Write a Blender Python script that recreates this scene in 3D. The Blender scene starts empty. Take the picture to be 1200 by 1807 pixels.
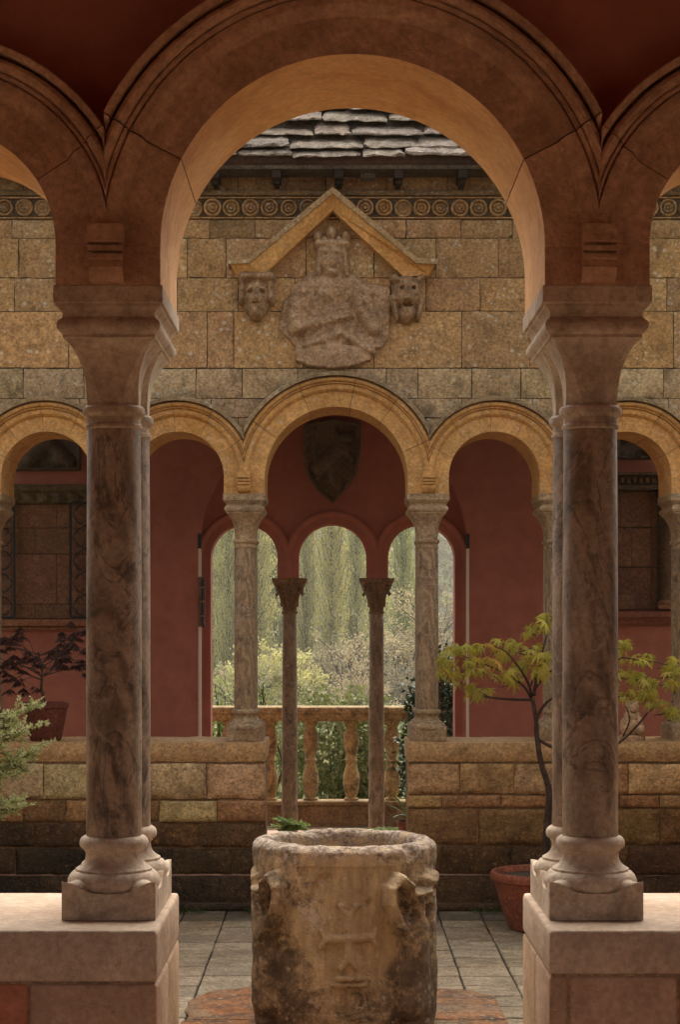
import bpy, math, random
import numpy as np
from mathutils import Vector, Matrix, noise as mnoise

S = bpy.context.scene
COL = S.collection
R = math.radians
random.seed(11)
F = 3392.0            # focal length in photograph pixels, used for measuring
CAMZ = 1.93           # camera height over the court floor
def PX(px, Y): return (px - 592.0) * Y / F
def PZ(py, Y): return CAMZ - (py - 1105.0) * Y / F

# ------------------------------------------------------------------ camera
cam = bpy.data.cameras.new('camera'); camo = bpy.data.objects.new('camera', cam); COL.objects.link(camo)
camo.location = (0, 0, CAMZ); camo.rotation_euler = (R(90), 0, 0)
cam.sensor_fit = 'VERTICAL'; cam.sensor_height = 36; cam.lens = F / 1807 * 36
cam.shift_x = 8 / 1807; cam.shift_y = 201.5 / 1807
cam.clip_start = 0.05; cam.clip_end = 3000
cam.dof.use_dof = True; cam.dof.focus_distance = 9.5; cam.dof.aperture_fstop = 40.0
S.camera = camo
# ------------------------------------------------------------------ world, sun, exposure
W = bpy.data.worlds.new('World'); S.world = W; W.use_nodes = True
SUN_EL, SUN_AZ = R(57), R(4)     # azimuth measured clockwise from +Y
nt = W.node_tree; nt.nodes.clear()
sky = nt.nodes.new('ShaderNodeTexSky'); sky.sky_type = 'NISHITA'; sky.sun_disc = False
sky.sun_elevation = SUN_EL; sky.sun_rotation = SUN_AZ
sky.air_density = 1.0; sky.dust_density = 4.0; sky.ozone_density = 1.0
hs = nt.nodes.new('ShaderNodeHueSaturation'); hs.inputs['Saturation'].default_value = 0.15
bg = nt.nodes.new('ShaderNodeBackground'); bg.inputs['Strength'].default_value = 0.13
wo = nt.nodes.new('ShaderNodeOutputWorld')
nt.links.new(sky.outputs[0], hs.inputs['Color']); nt.links.new(hs.outputs[0], bg.inputs[0]); nt.links.new(bg.outputs[0], wo.inputs[0])
sun = bpy.data.lights.new('sun', 'SUN'); sun.energy = 1.5; sun.angle = R(70); sun.color = (1, .93, .82)
suno = bpy.data.objects.new('sun', sun); COL.objects.link(suno)
sd = Vector((math.sin(SUN_AZ) * math.cos(SUN_EL), math.cos(SUN_AZ) * math.cos(SUN_EL), math.sin(SUN_EL)))
suno.rotation_euler = sd.to_track_quat('Z', 'Y').to_euler(); suno.location = (0, 0, 30)
S.view_settings.view_transform = 'Standard'; S.view_settings.look = 'None'
S.view_settings.gamma = 1; S.view_settings.exposure = 1.27
S.render.engine = 'CYCLES'
S.cycles.max_bounces = 6; S.cycles.diffuse_bounces = 5; S.cycles.glossy_bounces = 2; S.cycles.transmission_bounces = 3; S.cycles.volume_bounces = 0
S.cycles.transparent_max_bounces = 8

# ------------------------------------------------------------------ materials
def mat(name):
    m = bpy.data.materials.new(name); m.use_nodes = True
    n = m.node_tree; b = n.nodes['Principled BSDF']
    return m, n, b
def nd(n, t, **kw):
    x = n.nodes.new(t)
    for k, v in kw.items():
        if k in x.inputs: x.inputs[k].default_value = v
        else: setattr(x, k, v)
    return x
def coords(n, rnd=True):
    tc = nd(n, 'ShaderNodeTexCoord')
    if not rnd: return tc.outputs['Object']
    oi = nd(n, 'ShaderNodeObjectInfo')
    mu = nd(n, 'ShaderNodeMath', operation='MULTIPLY'); mu.inputs[1].default_value = 37.0
    n.links.new(oi.outputs['Random'], mu.inputs[0])
    ad = nd(n, 'ShaderNodeVectorMath', operation='ADD')
    n.links.new(tc.outputs['Object'], ad.inputs[0]); n.links.new(mu.outputs[0], ad.inputs[1])
    return ad.outputs[0]
def noise(n, vec, scale, detail=6, rough=.6, dist=0):
    x = nd(n, 'ShaderNodeTexNoise'); x.inputs['Scale'].default_value = scale; x.inputs['Detail'].default_value = detail
    x.inputs['Roughness'].default_value = rough; x.inputs['Distortion'].default_value = dist
    n.links.new(vec, x.inputs['Vector']); return x.outputs['Fac']
def ramp(n, fac, a, b, c0=(0, 0, 0, 1), c1=(1, 1, 1, 1)):
    x = nd(n, 'ShaderNodeValToRGB'); e = x.color_ramp.elements
    e[0].position = a; e[1].position = b; e[0].color = c0; e[1].color = c1
    n.links.new(fac, x.inputs[0]); return x.outputs[0]
def mix(n, fac, a, b, blend='MIX'):
    x = nd(n, 'ShaderNodeMix', data_type='RGBA', blend_type=blend)
    for i, s in ((0, fac), (6, a), (7, b)):
        if hasattr(s, 'is_linked') or isinstance(s, bpy.types.NodeSocket): n.links.new(s, x.inputs[i])
        elif isinstance(s, (int, float)): x.inputs[i].default_value = s
        else: x.inputs[i].default_value = (*s, 1) if len(s) == 3 else s
    return x.outputs[2]
def bump(n, b, h, strength, dist=.01, prev=None):
    x = nd(n, 'ShaderNodeBump'); x.inputs['Strength'].default_value = strength; x.inputs['Distance'].default_value = dist
    n.links.new(h, x.inputs['Height'])
    if prev is not None: n.links.new(prev, x.inputs['Normal'])
    n.links.new(x.outputs[0], b.inputs['Normal']); return x.outputs[0]
def objcol(n):
    return nd(n, 'ShaderNodeObjectInfo').outputs['Color']

def stone(name, c1, c2, dark=(.05, .035, .022), darkamt=.5, dk=(.56, .72), lichen=.0, lcol=(.5, .47, .38), lscale=26,
          rough=.85, bs=.5, sc=2.2, bd=.008, grain=1.0, rnd=True, stain=None):
    m, n, b = mat(name); v = coords(n, rnd)
    base = mix(n, ramp(n, noise(n, v, sc, 5, .6), .35, .68), c1, c2)
    fine = noise(n, v, 48, 4, .75)
    base = mix(n, .8 * grain, base, ramp(n, fine, .32, .68, (.40, .37, .34, 1), (1.45, 1.45, 1.45, 1)), 'MULTIPLY')
    base = mix(n, .6 * grain, base, ramp(n, noise(n, v, 13, 4, .7), .3, .7, (.55, .52, .48, 1), (1.3, 1.3, 1.3, 1)), 'MULTIPLY')
    pits = ramp(n, noise(n, v, 27, 4, .8), .59, .65)
    base = mix(n, mix(n, 1.0, pits, (.6 * grain, .6 * grain, .6 * grain), 'MULTIPLY'), base, dark)
    if darkamt > 0:
        f = ramp(n, noise(n, v, sc * 2.3, 6, .68, .4), dk[0], dk[1])
        f2 = nd(n, 'ShaderNodeMath', operation='MULTIPLY'); n.links.new(f, f2.inputs[0]); f2.inputs[1].default_value = darkamt
        base = mix(n, f2.outputs[0], base, dark)
    if lichen > 0:
        vo = nd(n, 'ShaderNodeTexVoronoi'); vo.inputs['Scale'].default_value = lscale; n.links.new(v, vo.inputs['Vector'])
        f = ramp(n, vo.outputs['Distance'], .15, .34, (1, 1, 1, 1), (0, 0, 0, 1))
        msk = ramp(n, noise(n, v, 4.1, 5, .75), .46, .60)
        vo2 = nd(n, 'ShaderNodeTexVoronoi'); vo2.inputs['Scale'].default_value = lscale * 3.1; n.links.new(v, vo2.inputs['Vector'])
        fb = ramp(n, vo2.outputs['Distance'], .12, .3, (1, 1, 1, 1), (0, 0, 0, 1))
        vo3 = nd(n, 'ShaderNodeTexVoronoi'); vo3.inputs['Scale'].default_value = lscale * .55; n.links.new(v, vo3.inputs['Vector'])
        fd = ramp(n, vo3.outputs['Distance'], .15, .24, (1, 1, 1, 1), (0, 0, 0, 1))
        fd = mix(n, 1.0, fd, ramp(n, vo3.outputs['Color'], .60, .62), 'MULTIPLY')
        ff = mix(n, 1.0, mix(n, 1.0, f, fb, 'LIGHTEN'), msk, 'MULTIPLY'); ff = mix(n, 1.0, ff, fd, 'LIGHTEN')
        ff = mix(n, 1.0, ff, (lichen, lichen, lichen), 'MULTIPLY')
        base = mix(n, ff, base, lcol)
    base = mix(n, 1.0, base, objcol(n), 'MULTIPLY')
    n.links.new(base, b.inputs['Base Color']); b.inputs['Roughness'].default_value = rough
    b.inputs['Specular IOR Level'].default_value = .25
    p = bump(n, b, noise(n, v, 11, 5, .72), bs, bd * 2)
    bump(n, b, noise(n, v, 80, 2, .7), bs, bd * .6, p)
    return m

M = {}
M['ashlar'] = stone('ashlar_stone', (.52, .325, .145), (.42, .24, .10), dark=(.16, .095, .045), darkamt=.6, dk=(.54, .68), lichen=.65, lcol=(.64, .56, .42), bs=1.0, bd=.014)
M['ashlar_grey'] = stone('weathered_ashlar', (.56, .40, .225), (.42, .29, .155), dark=(.11, .075, .042), darkamt=.65, dk=(.5,.66), lichen=.7, bs=1.0, bd=.012)
M['mortar'] = stone('mortar', (.13, .09, .05), (.07, .05, .03), bs=.6)
M['gold'] = stone('golden_stone', (.66, .385, .14), (.54, .285, .09), dark=(.26, .15, .06), darkamt=.45, lichen=.55, lcol=(.62, .5, .34), bs=.5, grain=.75)
M['hoodstone'] = stone('weathered_hood_stone', (.40, .29, .16), (.28, .2, .115), dark=(.06, .05, .035), darkamt=.7, lichen=.8, bs=.8)
M['near'] = stone('dressed_stone', (.60, .37, .235), (.47, .26, .15), dark=(.21, .105, .055), darkamt=.6, dk=(.47, .70), bs=.6, sc=1.7, rough=.75, grain=.6)
M['nearcap'] = stone('capital_stone', (.62, .50, .37), (.50, .365, .25), dark=(.17, .11, .065), darkamt=.6, dk=(.5, .7), bs=.4, sc=4, rough=.75, grain=.55)
M['soffit'] = stone('bounce_lit_soffit_stone', (.80, .48, .22), (.68, .36, .13), dark=(.52, .21, .07), darkamt=.7, dk=(.45, .7), bs=.2, sc=2.2, rough=.75, grain=.35)  # brighter orange colour stands in for court light bounced under the near arches
M['nearcope'] = stone('near_coping_stone', (.53, .40, .285), (.44, .30, .195), dark=(.24, .145, .085), darkamt=.5, bs=.45, sc=3, rough=.8, grain=.5)
M['farcap'] = stone('far_capital_stone', (.42, .30, .17), (.33, .225, .12), dark=(.1, .075, .05), darkamt=.5, lichen=.4, bs=.4, sc=4)
M['coping'] = stone('coping_stone', (.58, .365, .165), (.47, .275, .115), dark=(.12, .075, .04), darkamt=.5, lichen=.25, bs=.5, sc=2.4)
M['rubble'] = stone('rubble_stone', (.70, .52, .285), (.52, .36, .18), dark=(.06, .038, .02), darkamt=.55, dk=(.5, .72), lichen=.15, bs=1.0, bd=.016, sc=2.6)
M['algae'] = stone('algae_blackened_stone', (.115, .075, .042), (.045, .032, .021), dark=(.30, .185, .08), darkamt=.55, dk=(.60, .72), lichen=.25, lcol=(.3, .22, .12), bs=1.1, bd=.016, sc=3.2)
M['relief'] = stone('carved_relief_stone', (.46, .31, .18), (.34, .215, .12), dark=(.075, .05, .035), darkamt=.6, lichen=.45, lcol=(.46, .37, .28), bs=.6, sc=4)
M['darkstone'] = stone('dark_carved_stone', (.12, .075, .045), (.06, .042, .028), darkamt=.6, bs=.9, sc=5, rough=.8)
M['shield'] = stone('brown_shield_stone', (.20, .13, .075), (.11, .072, .043), dark=(.03, .02, .014), darkamt=.6, bs=1.0, sc=6)
M['panel'] = stone('brown_panel_stone', (.23, .115, .065), (.18, .088, .05), darkamt=.3, bs=.25)
M['well'] = stone('well_stone', (.40, .26, .125), (.27, .175, .095), dark=(.035, .024, .017), darkamt=.95, dk=(.49, .57), lichen=.5, lcol=(.52, .44, .36), lscale=20, bs=.9, bd=.012, sc=2.3)
def well_material():
    m, n, b = mat('stained_well_stone'); v = coords(n, False)
    base = mix(n, ramp(n, noise(n, v, 3.5, 6, .65), .35, .65), (.56, .42, .25), (.41, .295, .17))
    sx = nd(n, 'ShaderNodeMapping'); sx.inputs['Scale'].default_value = (1, 1, .22); n.links.new(v, sx.inputs[0])
    base = mix(n, .7, base, ramp(n, noise(n, sx.outputs[0], 18, 7, .75), .32, .68, (.42, .38, .34, 1), (1.35, 1.3, 1.22, 1)), 'MULTIPLY')
    # algae crust: broken patches with crisp edges, worn off the front panel
    sp = nd(n, 'ShaderNodeSeparateXYZ'); n.links.new(v, sp.inputs[0])
    ax = nd(n, 'ShaderNodeMath', operation='SUBTRACT'); n.links.new(sp.outputs[0], ax.inputs[0]); ax.inputs[1].default_value = .045
    ab = nd(n, 'ShaderNodeMath', operation='ABSOLUTE'); n.links.new(ax.outputs[0], ab.inputs[0])
    px_ = nd(n, 'ShaderNodeMapRange'); n.links.new(ab.outputs[0], px_.inputs[0]); px_.inputs[1].default_value = .14; px_.inputs[2].default_value = .30; px_.inputs[3].default_value = -.05; px_.inputs[4].default_value = .085
    pz_ = nd(n, 'ShaderNodeMapRange'); n.links.new(sp.outputs[2], pz_.inputs[0]); pz_.inputs[1].default_value = .15; pz_.inputs[2].default_value = .6; pz_.inputs[3].default_value = .12; pz_.inputs[4].default_value = .01
    nn = noise(n, v, 7.5, 9, .8, .4)
    a1 = nd(n, 'ShaderNodeMath', operation='ADD'); n.links.new(nn, a1.inputs[0]); n.links.new(px_.outputs[0], a1.inputs[1])
    a2 = nd(n, 'ShaderNodeMath', operation='ADD'); n.links.new(a1.outputs[0], a2.inputs[0]); n.links.new(pz_.outputs[0], a2.inputs[1])
    crust = mix(n, 1.0, ramp(n, a2.outputs[0], .52, .66), (.88, .88, .88), 'MULTIPLY')
    base = mix(n, crust, base, mix(n, ramp(n, noise(n, v, 14, 5), .4, .6), (.05, .034, .024), (.14, .095, .06)))
    vo = nd(n, 'ShaderNodeTexVoronoi'); vo.inputs['Scale'].default_value = 26; n.links.new(v, vo.inputs['Vector'])
    f = mix(n, 1.0, ramp(n, vo.outputs['Distance'], .12, .32, (1, 1, 1, 1), (0, 0, 0, 1)), ramp(n, noise(n, v, 4.2, 7, .7), .5, .6), 'MULTIPLY')
    f2 = ramp(n, noise(n, v, 7.5, 10, .75), .585, .63)
    f = mix(n, 1.0, f, f2, 'LIGHTEN'); f = mix(n, 1.0, f, (.7, .7, .7), 'MULTIPLY')
    base = mix(n, f, base, (.56, .46, .36))
    # pale scoured rim
    rz_ = nd(n, 'ShaderNodeMapRange'); n.links.new(sp.outputs[2], rz_.inputs[0]); rz_.inputs[1].default_value = .74; rz_.inputs[2].default_value = .93; rz_.inputs[3].default_value = -.2; rz_.inputs[4].default_value = .12
    r2 = nd(n, 'ShaderNodeMath', operation='ADD'); n.links.new(noise(n, v, 9, 8, .7), r2.inputs[0]); n.links.new(rz_.outputs[0], r2.inputs[1])
    base = mix(n, mix(n, 1.0, ramp(n, r2.outputs[0], .48, .58), (.8, .8, .8), 'MULTIPLY'), base, mix(n, ramp(n, noise(n, v, 30, 6, .7), .42, .6), (.15, .10, .07), (.60, .49, .39)))
    n.links.new(base, b.inputs['Base Color']); b.inputs['Roughness'].default_value = .85; b.inputs['Specular IOR Level'].default_value = .2
    p = bump(n, b, noise(n, v, 18, 5, .75), 1.0, .02); bump(n, b, noise(n, v, 90, 2, .7), .8, .007, p)
    return m
M['well'] = well_material()
M['paver'] = stone('paving_stone', (.32, .25, .165), (.20, .152, .10), dark=(.085, .065, .042), darkamt=.75, lichen=.2, bs=.7, sc=5)
M['joint'] = stone('joint_soil', (.04, .034, .022), (.02, .018, .012), bs=.9)
M['rust'] = stone('orange_lichened_flagstone', (.34, .125, .035), (.22, .155, .095), dark=(.07, .045, .03), darkamt=.8, dk=(.48, .62), lichen=.7, lcol=(.36, .31, .23), bs=1.2, bd=.014, sc=3)
M['slate'] = stone('stone_slate', (.42, .335, .25), (.25, .195, .15), dark=(.10, .085, .07), darkamt=.5, lichen=.4, lcol=(.5, .46, .4), bs=1.0, bd=.02, sc=7)
M['wood'] = stone('dark_timber', (.05, .032, .022), (.025, .017, .012), darkamt=.2, bs=.3)
M['terra'] = stone('terracotta', (.33, .105, .055), (.24, .075, .042), dark=(.12, .05, .03), darkamt=.4, lichen=.25, lcol=(.45, .3, .2), bs=.3, rough=.7)
M['soil'] = stone('potting_soil', (.10, .065, .04), (.04, .027, .017), lichen=.4, lscale=60, bs=1.2)
M['floor'] = stone('gallery_flagstone', (.52, .34, .24), (.42, .26, .18), darkamt=.2, bs=.3, grain=.4)
M['balus'] = stone('baluster_stone', (.44, .315, .14), (.31, .215, .09), dark=(.09, .06, .03), darkamt=.85, dk=(.48, .64), lichen=.5, bs=.6, sc=4)

def plaster():
    m, n, b = mat('red_limewash_plaster'); v = coords(n, False)
    c = mix(n, ramp(n, noise(n, v, 1.3, 6, .6), .3, .7), (.41, .15, .10), (.32, .11, .072))
    c = mix(n, .45, c, ramp(n, noise(n, v, 7, 6, .7), .3, .7, (.62, .6, .6, 1), (1.2, 1.22, 1.25, 1)), 'MULTIPLY')
    c = mix(n, mix(n, 1.0, ramp(n, noise(n, v, 2.3, 7, .75, .6), .56, .72), (.35, .35, .35), 'MULTIPLY'), c, (.40, .17, .12))
    n.links.new(c, b.inputs['Base Color']); b.inputs['Roughness'].default_value = .9
    b.inputs['Specular IOR Level'].default_value = .15
    bump(n, b, noise(n, v, 14, 5, .65), .25, .012)
    return m
M['plaster'] = plaster()

def marble(name, c1, c2, c3, scale, wscale, dist, rotz):
    m, n, b = mat(name); v = coords(n, True)
    mp = nd(n, 'ShaderNodeMapping'); mp.inputs['Scale'].default_value = (1, 1, .55); mp.inputs['Rotation'].default_value = (.5, .35, rotz)
    n.links.new(v, mp.inputs[0]); v2 = mp.outputs[0]
    w = nd(n, 'ShaderNodeTexWave', wave_type='RINGS', rings_direction='SPHERICAL'); w.inputs['Scale'].default_value = wscale
    w.inputs['Distortion'].default_value = dist; w.inputs['Detail'].default_value = 5; w.inputs['Detail Scale'].default_value = 1.6
    n.links.new(v2, w.inputs['Vector'])
    base = mix(n, ramp(n, w.outputs['Fac'], .1, .9), c1, c2)
    base = mix(n, ramp(n, noise(n, v2, scale, 8, .65, 1.2), .46, .72), base, c3)
    vein = ramp(n, noise(n, v2, scale * .8, 4, .5, 2.5), .49, .515)
    vein2 = ramp(n, noise(n, v2, scale * .8, 4, .5, 2.5), .515, .54, (1, 1, 1, 1), (0, 0, 0, 1))
    vv = mix(n, 1.0, vein, vein2, 'MULTIPLY'); vv = mix(n, 1.0, vv, (.45, .45, .45), 'MULTIPLY')
    base = mix(n, vv, base, (.46, .33, .24))
    # shelly swirls: rings round scattered centres
    dv = nd(n, 'ShaderNodeVectorMath', operation='MULTIPLY_ADD'); nc = nd(n, 'ShaderNodeTexNoise'); nc.inputs['Scale'].default_value = 6; nc.inputs['Detail'].default_value = 3
    n.links.new(v, nc.inputs['Vector']); n.links.new(nc.outputs['Color'], dv.inputs[0]); dv.inputs[1].default_value = (.16, .16, .16); n.links.new(v2, dv.inputs[2])
    vr = nd(n, 'ShaderNodeTexVoronoi'); vr.inputs['Scale'].default_value = 6.5; n.links.new(dv.outputs[0], vr.inputs['Vector'])
    sn = nd(n, 'ShaderNodeMath', operation='MULTIPLY'); n.links.new(vr.outputs['Distance'], sn.inputs[0]); sn.inputs[1].default_value = 34
    si = nd(n, 'ShaderNodeMath', operation='SINE'); n.links.new(sn.outputs[0], si.inputs[0])
    msk = mix(n, 1.0, ramp(n, si.outputs[0], .2, .9), ramp(n, vr.outputs['Distance'], .22, .42, (1, 1, 1, 1), (0, 0, 0, 1)), 'MULTIPLY')
    msk = mix(n, 1.0, msk, ramp(n, vr.outputs['Color'], .55, .6), 'MULTIPLY')
    base = mix(n, mix(n, 1.0, msk, (.6, .6, .6), 'MULTIPLY'), base, c3 if sum(c3) > .7 else (.34, .23, .14))
    pit = ramp(n, noise(n, v, 9, 7, .75), .57, .63)
    base = mix(n, mix(n, 1.0, pit, (.6, .6, .6), 'MULTIPLY'), base, (.055, .034, .022))
    crack = noise(n, v2, 3.2, 5, .6, 1.5)
    ck = mix(n, 1.0, ramp(n, crack, .485, .497), ramp(n, crack, .503, .515, (1, 1, 1, 1), (0, 0, 0, 1)), 'MULTIPLY')
    base = mix(n, mix(n, 1.0, ck, (.5, .5, .5), 'MULTIPLY'), base, (.03, .02, .014))
    base = mix(n, .6, base, ramp(n, noise(n, v, 60, 3, .7), .3, .7, (.5, .5, .5, 1), (1.35, 1.35, 1.35, 1)), 'MULTIPLY')
    n.links.new(base, b.inputs['Base Color']); b.inputs['Roughness'].default_value = .5
    b.inputs['Specular IOR Level'].default_value = .4
    p = bump(n, b, noise(n, v, 13, 5, .75), .35, .012)
    bump(n, b, noise(n, v, 90, 2, .7), .25, .003, p)
    return m
M['marble'] = marble('brown_veined_marble', (.34, .23, .14), (.18, .115, .068), (.44, .33, .22), 5, 5.5, 6, .2)
M['marblefar'] = marble('tan_streaked_marble', (.38, .255, .13), (.23, .14, .07), (.30, .20, .105), 4, 9, 9, .6)
M['marblewin'] = marble('dark_streaked_marble', (.20, .125, .062), (.27, .17, .085), (.15, .09, .047), 5, 7, 8, .9)

def plain(name, c, rough=.6, metal=0, spec=.4):
    m, n, b = mat(name); b.inputs['Base Color'].default_value = (*c, 1); b.inputs['Roughness'].default_value = rough
    b.inputs['Metallic'].default_value = metal; b.inputs['Specular IOR Level'].default_value = spec
    v = coords(n, False); bump(n, b, noise(n, v, 60, 4), .15, .004)
    return m
M['iron'] = plain('black_wrought_iron', (.012, .010, .009), .55)
M['pale'] = plain('pale_edge_glint', (.62, .50, .38), .7)  # pale colour standing in for light on the recess edges
M['boxgrey'] = plain('grey_metal_box', (.12, .10, .09), .6)
M['white'] = plain('white_label', (.6, .57, .5), .6)
M['bolt'] = stone('old_brass_bolt', (.26, .15, .08), (.14, .08, .045), darkamt=.3, bs=.3)

def leafmat(name, c1, c2, rough=.5, trans=.35, spec=.3):
    m, n, b = mat(name)
    g = nd(n, 'ShaderNodeNewGeometry'); oi = nd(n, 'ShaderNodeObjectInfo')
    ad = nd(n, 'ShaderNodeMath', operation='ADD'); n.links.new(g.outputs['Random Per Island'], ad.inputs[0]); n.links.new(oi.outputs['Random'], ad.inputs[1])
    fr = nd(n, 'ShaderNodeMath', operation='FRACT'); n.links.new(ad.outputs[0], fr.inputs[0])
    c = mix(n, fr.outputs[0], c1, c2); c = mix(n, 1.0, c, oi.outputs['Color'], 'MULTIPLY')
    n.links.new(c, b.inputs['Base Color']); b.inputs['Roughness'].default_value = rough; b.inputs['Specular IOR Level'].default_value = spec
    tr = nd(n, 'ShaderNodeBsdfTranslucent'); n.links.new(c, tr.inputs[0])
    ms = nd(n, 'ShaderNodeMixShader'); ms.inputs[0].default_value = trans
    n.links.new(b.outputs[0], ms.inputs[1]); n.links.new(tr.outputs[0], ms.inputs[2])
    n.links.new(ms.outputs[0], n.nodes['Material Output'].inputs[0])
    return m
M['maple'] = leafmat('yellow_green_maple_leaf', (.46, .43, .07), (.52, .40, .075), trans=.5)
M['redmaple'] = leafmat('dark_red_maple_leaf', (.085, .028, .016), (.05, .02, .013), trans=.25)
M['juniper'] = leafmat('pale_green_sprig', (.44, .48, .20), (.56, .55, .28), trans=.45)
M['poplar'] = leafmat('poplar_leaf', (.62, .58, .20), (.50, .47, .17), trans=.55)
M['willow'] = leafmat('willow_leaf', (.48, .48, .19), (.55, .50, .24), trans=.5)
M['brown'] = leafmat('budding_twig_leaf', (.42, .33, .19), (.36, .30, .17), trans=.5)
M['wood_far'] = leafmat('far_wood_leaf', (.20, .17, .12), (.27, .235, .15), trans=.4)
M['camellia'] = leafmat('glossy_bush_leaf', (.14, .18, .05), (.30, .30, .12), rough=.5, trans=.3, spec=.25)
M['ivy'] = leafmat('dark_ivy_leaf', (.022, .045, .016), (.045, .07, .025), rough=.4, trans=.1)
M['fern'] = leafmat('bright_fern_leaf', (.16, .24, .045), (.24, .30, .07))
M['moss'] = leafmat('moss_leaf', (.05, .09, .02), (.09, .12, .03))
M['grass'] = stone('meadow_grass', (.13, .15, .045), (.09, .11, .03), darkamt=.2, bs=.5, sc=.3)
M['bark'] = stone('bark', (.10, .065, .045), (.055, .036, .027), darkamt=.4, bs=.9, sc=9)
M['barkfar'] = stone('far_bark', (.09, .068, .048), (.06, .045, .034), darkamt=.1, bs=.2)

# ------------------------------------------------------------------ mesh helpers
class MB:
    def __init__(s): s.v = []; s.f = []
    def add(s, vs, fs):
        o = len(s.v); s.v += [tuple(p) for p in vs]; s.f += [tuple(i + o for i in f) for f in fs]
    def box(s, x0, x1, y0, y1, z0, z1, bev=0):
        if bev <= 0:
            s.add([(x0, y0, z0), (x1, y0, z0), (x1, y1, z0), (x0, y1, z0), (x0, y0, z1), (x1, y0, z1), (x1, y1, z1), (x0, y1, z1)],
                  [(3, 2, 1, 0), (4, 5, 6, 7), (0, 1, 5, 4), (1, 2, 6, 5), (2, 3, 7, 6), (3, 0, 4, 7)])
        else:
            b = bev
            s.loft([[(x0 + b, y0 + b, z0), (x1 - b, y0 + b, z0), (x1 - b, y1 - b, z0), (x0 + b, y1 - b, z0)],
                    [(x0, y0, z0 + b), (x1, y0, z0 + b), (x1, y1, z0 + b), (x0, y1, z0 + b)],
                    [(x0, y0, z1 - b), (x1, y0, z1 - b), (x1, y1, z1 - b), (x0, y1, z1 - b)],
                    [(x0 + b, y0 + b, z1), (x1 - b, y0 + b, z1), (x1 - b, y1 - b, z1), (x0 + b, y1 - b, z1)]])
    def loft(s, rings, cap0=True, cap1=True, closed=True):
        n = len(rings[0]); vs = [p for r in rings for p in r]; fs = []
        for i in range(len(rings) - 1):
            for j in range(n if closed else n - 1):
                k = (j + 1) % n
                fs.append((i * n + j, i * n + k, (i + 1) * n + k, (i + 1) * n + j))
        if cap0: fs.append(tuple(reversed(range(n))))
        if cap1: fs.append(tuple(range((len(rings) - 1) * n, len(rings) * n)))
        s.add(vs, fs)
    def lathe(s, cx, cy, prof, seg=32, wob=0):
        rings = [[(cx + r * math.cos(2 * math.pi * j / seg), cy + r * math.sin(2 * math.pi * j / seg), z) for j in range(seg)] for r, z in prof]
        s.loft(rings)
    def tube(s, pts, rad, seg=6):
        pts = [Vector(p) for p in pts]; rings = []
        if isinstance(rad, (int, float)): rad = [rad] * len(pts)
        for i, p in enumerate(pts):
            d = (pts[min(i + 1, len(pts) - 1)] - pts[max(i - 1, 0)])
            d = d.normalized() if d.length > 1e-9 else Vector((0, 0, 1))
            a = d.cross(Vector((0, 0, 1)) if abs(d.z) < .9 else Vector((1, 0, 0))).normalized(); b = d.cross(a)
            rings.append([p + (a * math.cos(2 * math.pi * j / seg) + b * math.sin(2 * math.pi * j / seg)) * rad[i] for j in range(seg)])
        s.loft(rings)
    def prism(s, poly, y0, y1):
        n = len(poly)
        s.add([(x, y0, z) for x, z in poly] + [(x, y1, z) for x, z in poly],
              [tuple(range(n)), tuple(reversed(range(n, 2 * n)))] + [(j, j + n, (j + 1) % n + n, (j + 1) % n) for j in range(n)])
    def curtain(s, pts, top, y0, y1, bev=0):
        """wall piece: pts = [(x, z_bottom)...] left to right, flat top (number or function)"""
        tp = top if callable(top) else (lambda x: top)
        poly = [(x, z) for x, z in pts] + [(x, tp(x)) for x, z in reversed(pts)]
        n = len(pts); N = 2 * n
        fr = []
        for j in range(n):
            x, z = pts[j]; fr.append((x, z))
        vs = [(x, y0, z) for x, z in pts] + [(x, y0, tp(x)) for x, z in pts] + [(x, y1, z) for x, z in pts] + [(x, y1, tp(x)) for x, z in pts]
        fs = []
        for j in range(n - 1):
            fs.append((j, j + 1, n + j + 1, n + j)); fs.append((2 * n + j + 1, 2 * n + j, 3 * n + j, 3 * n + j + 1))
            fs.append((2 * n + j, 2 * n + j + 1, j + 1, j)); fs.append((n + j, n + j + 1, 3 * n + j + 1, 3 * n + j))
        fs.append((0, n, 3 * n, 2 * n)); fs.append((n - 1, 3 * n - 1, 4 * n - 1, 2 * n - 1))
        s.add(vs, fs)
    def mesh(s, name, m, smooth=False):
        me = bpy.data.meshes.new(name); me.from_pydata(s.v, [], s.f); me.materials.append(m)
        if smooth is True: me.polygons.foreach_set('use_smooth', [True] * len(me.polygons))
        elif smooth:
            me.polygons.foreach_set('use_smooth', [True] * len(me.polygons)); me.set_sharp_from_angle(angle=R(smooth))
        me.update(); return me
    def build(s, name, m, parent=None, smooth=False, color=None):
        return link(name, s.mesh(name, m, smooth), parent, color)
def link(name, me, parent=None, color=None):
    o = bpy.data.objects.new(name, me); COL.objects.link(o)
    if parent is not None: o.parent = parent
    if color is not None: o.color = (*color, 1)
    return o
def empty(name, loc=(0, 0, 0)):
    o = bpy.data.objects.new(name, None); COL.objects.link(o); o.empty_display_size = .2
    o.location = loc; return o
def tag(o, label, cat, group=None):
    o['label'] = label; o['category'] = cat
    if group: o['group'] = group
    return o
def struct(o, kind='structure'):
    o['kind'] = kind; return o
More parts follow.
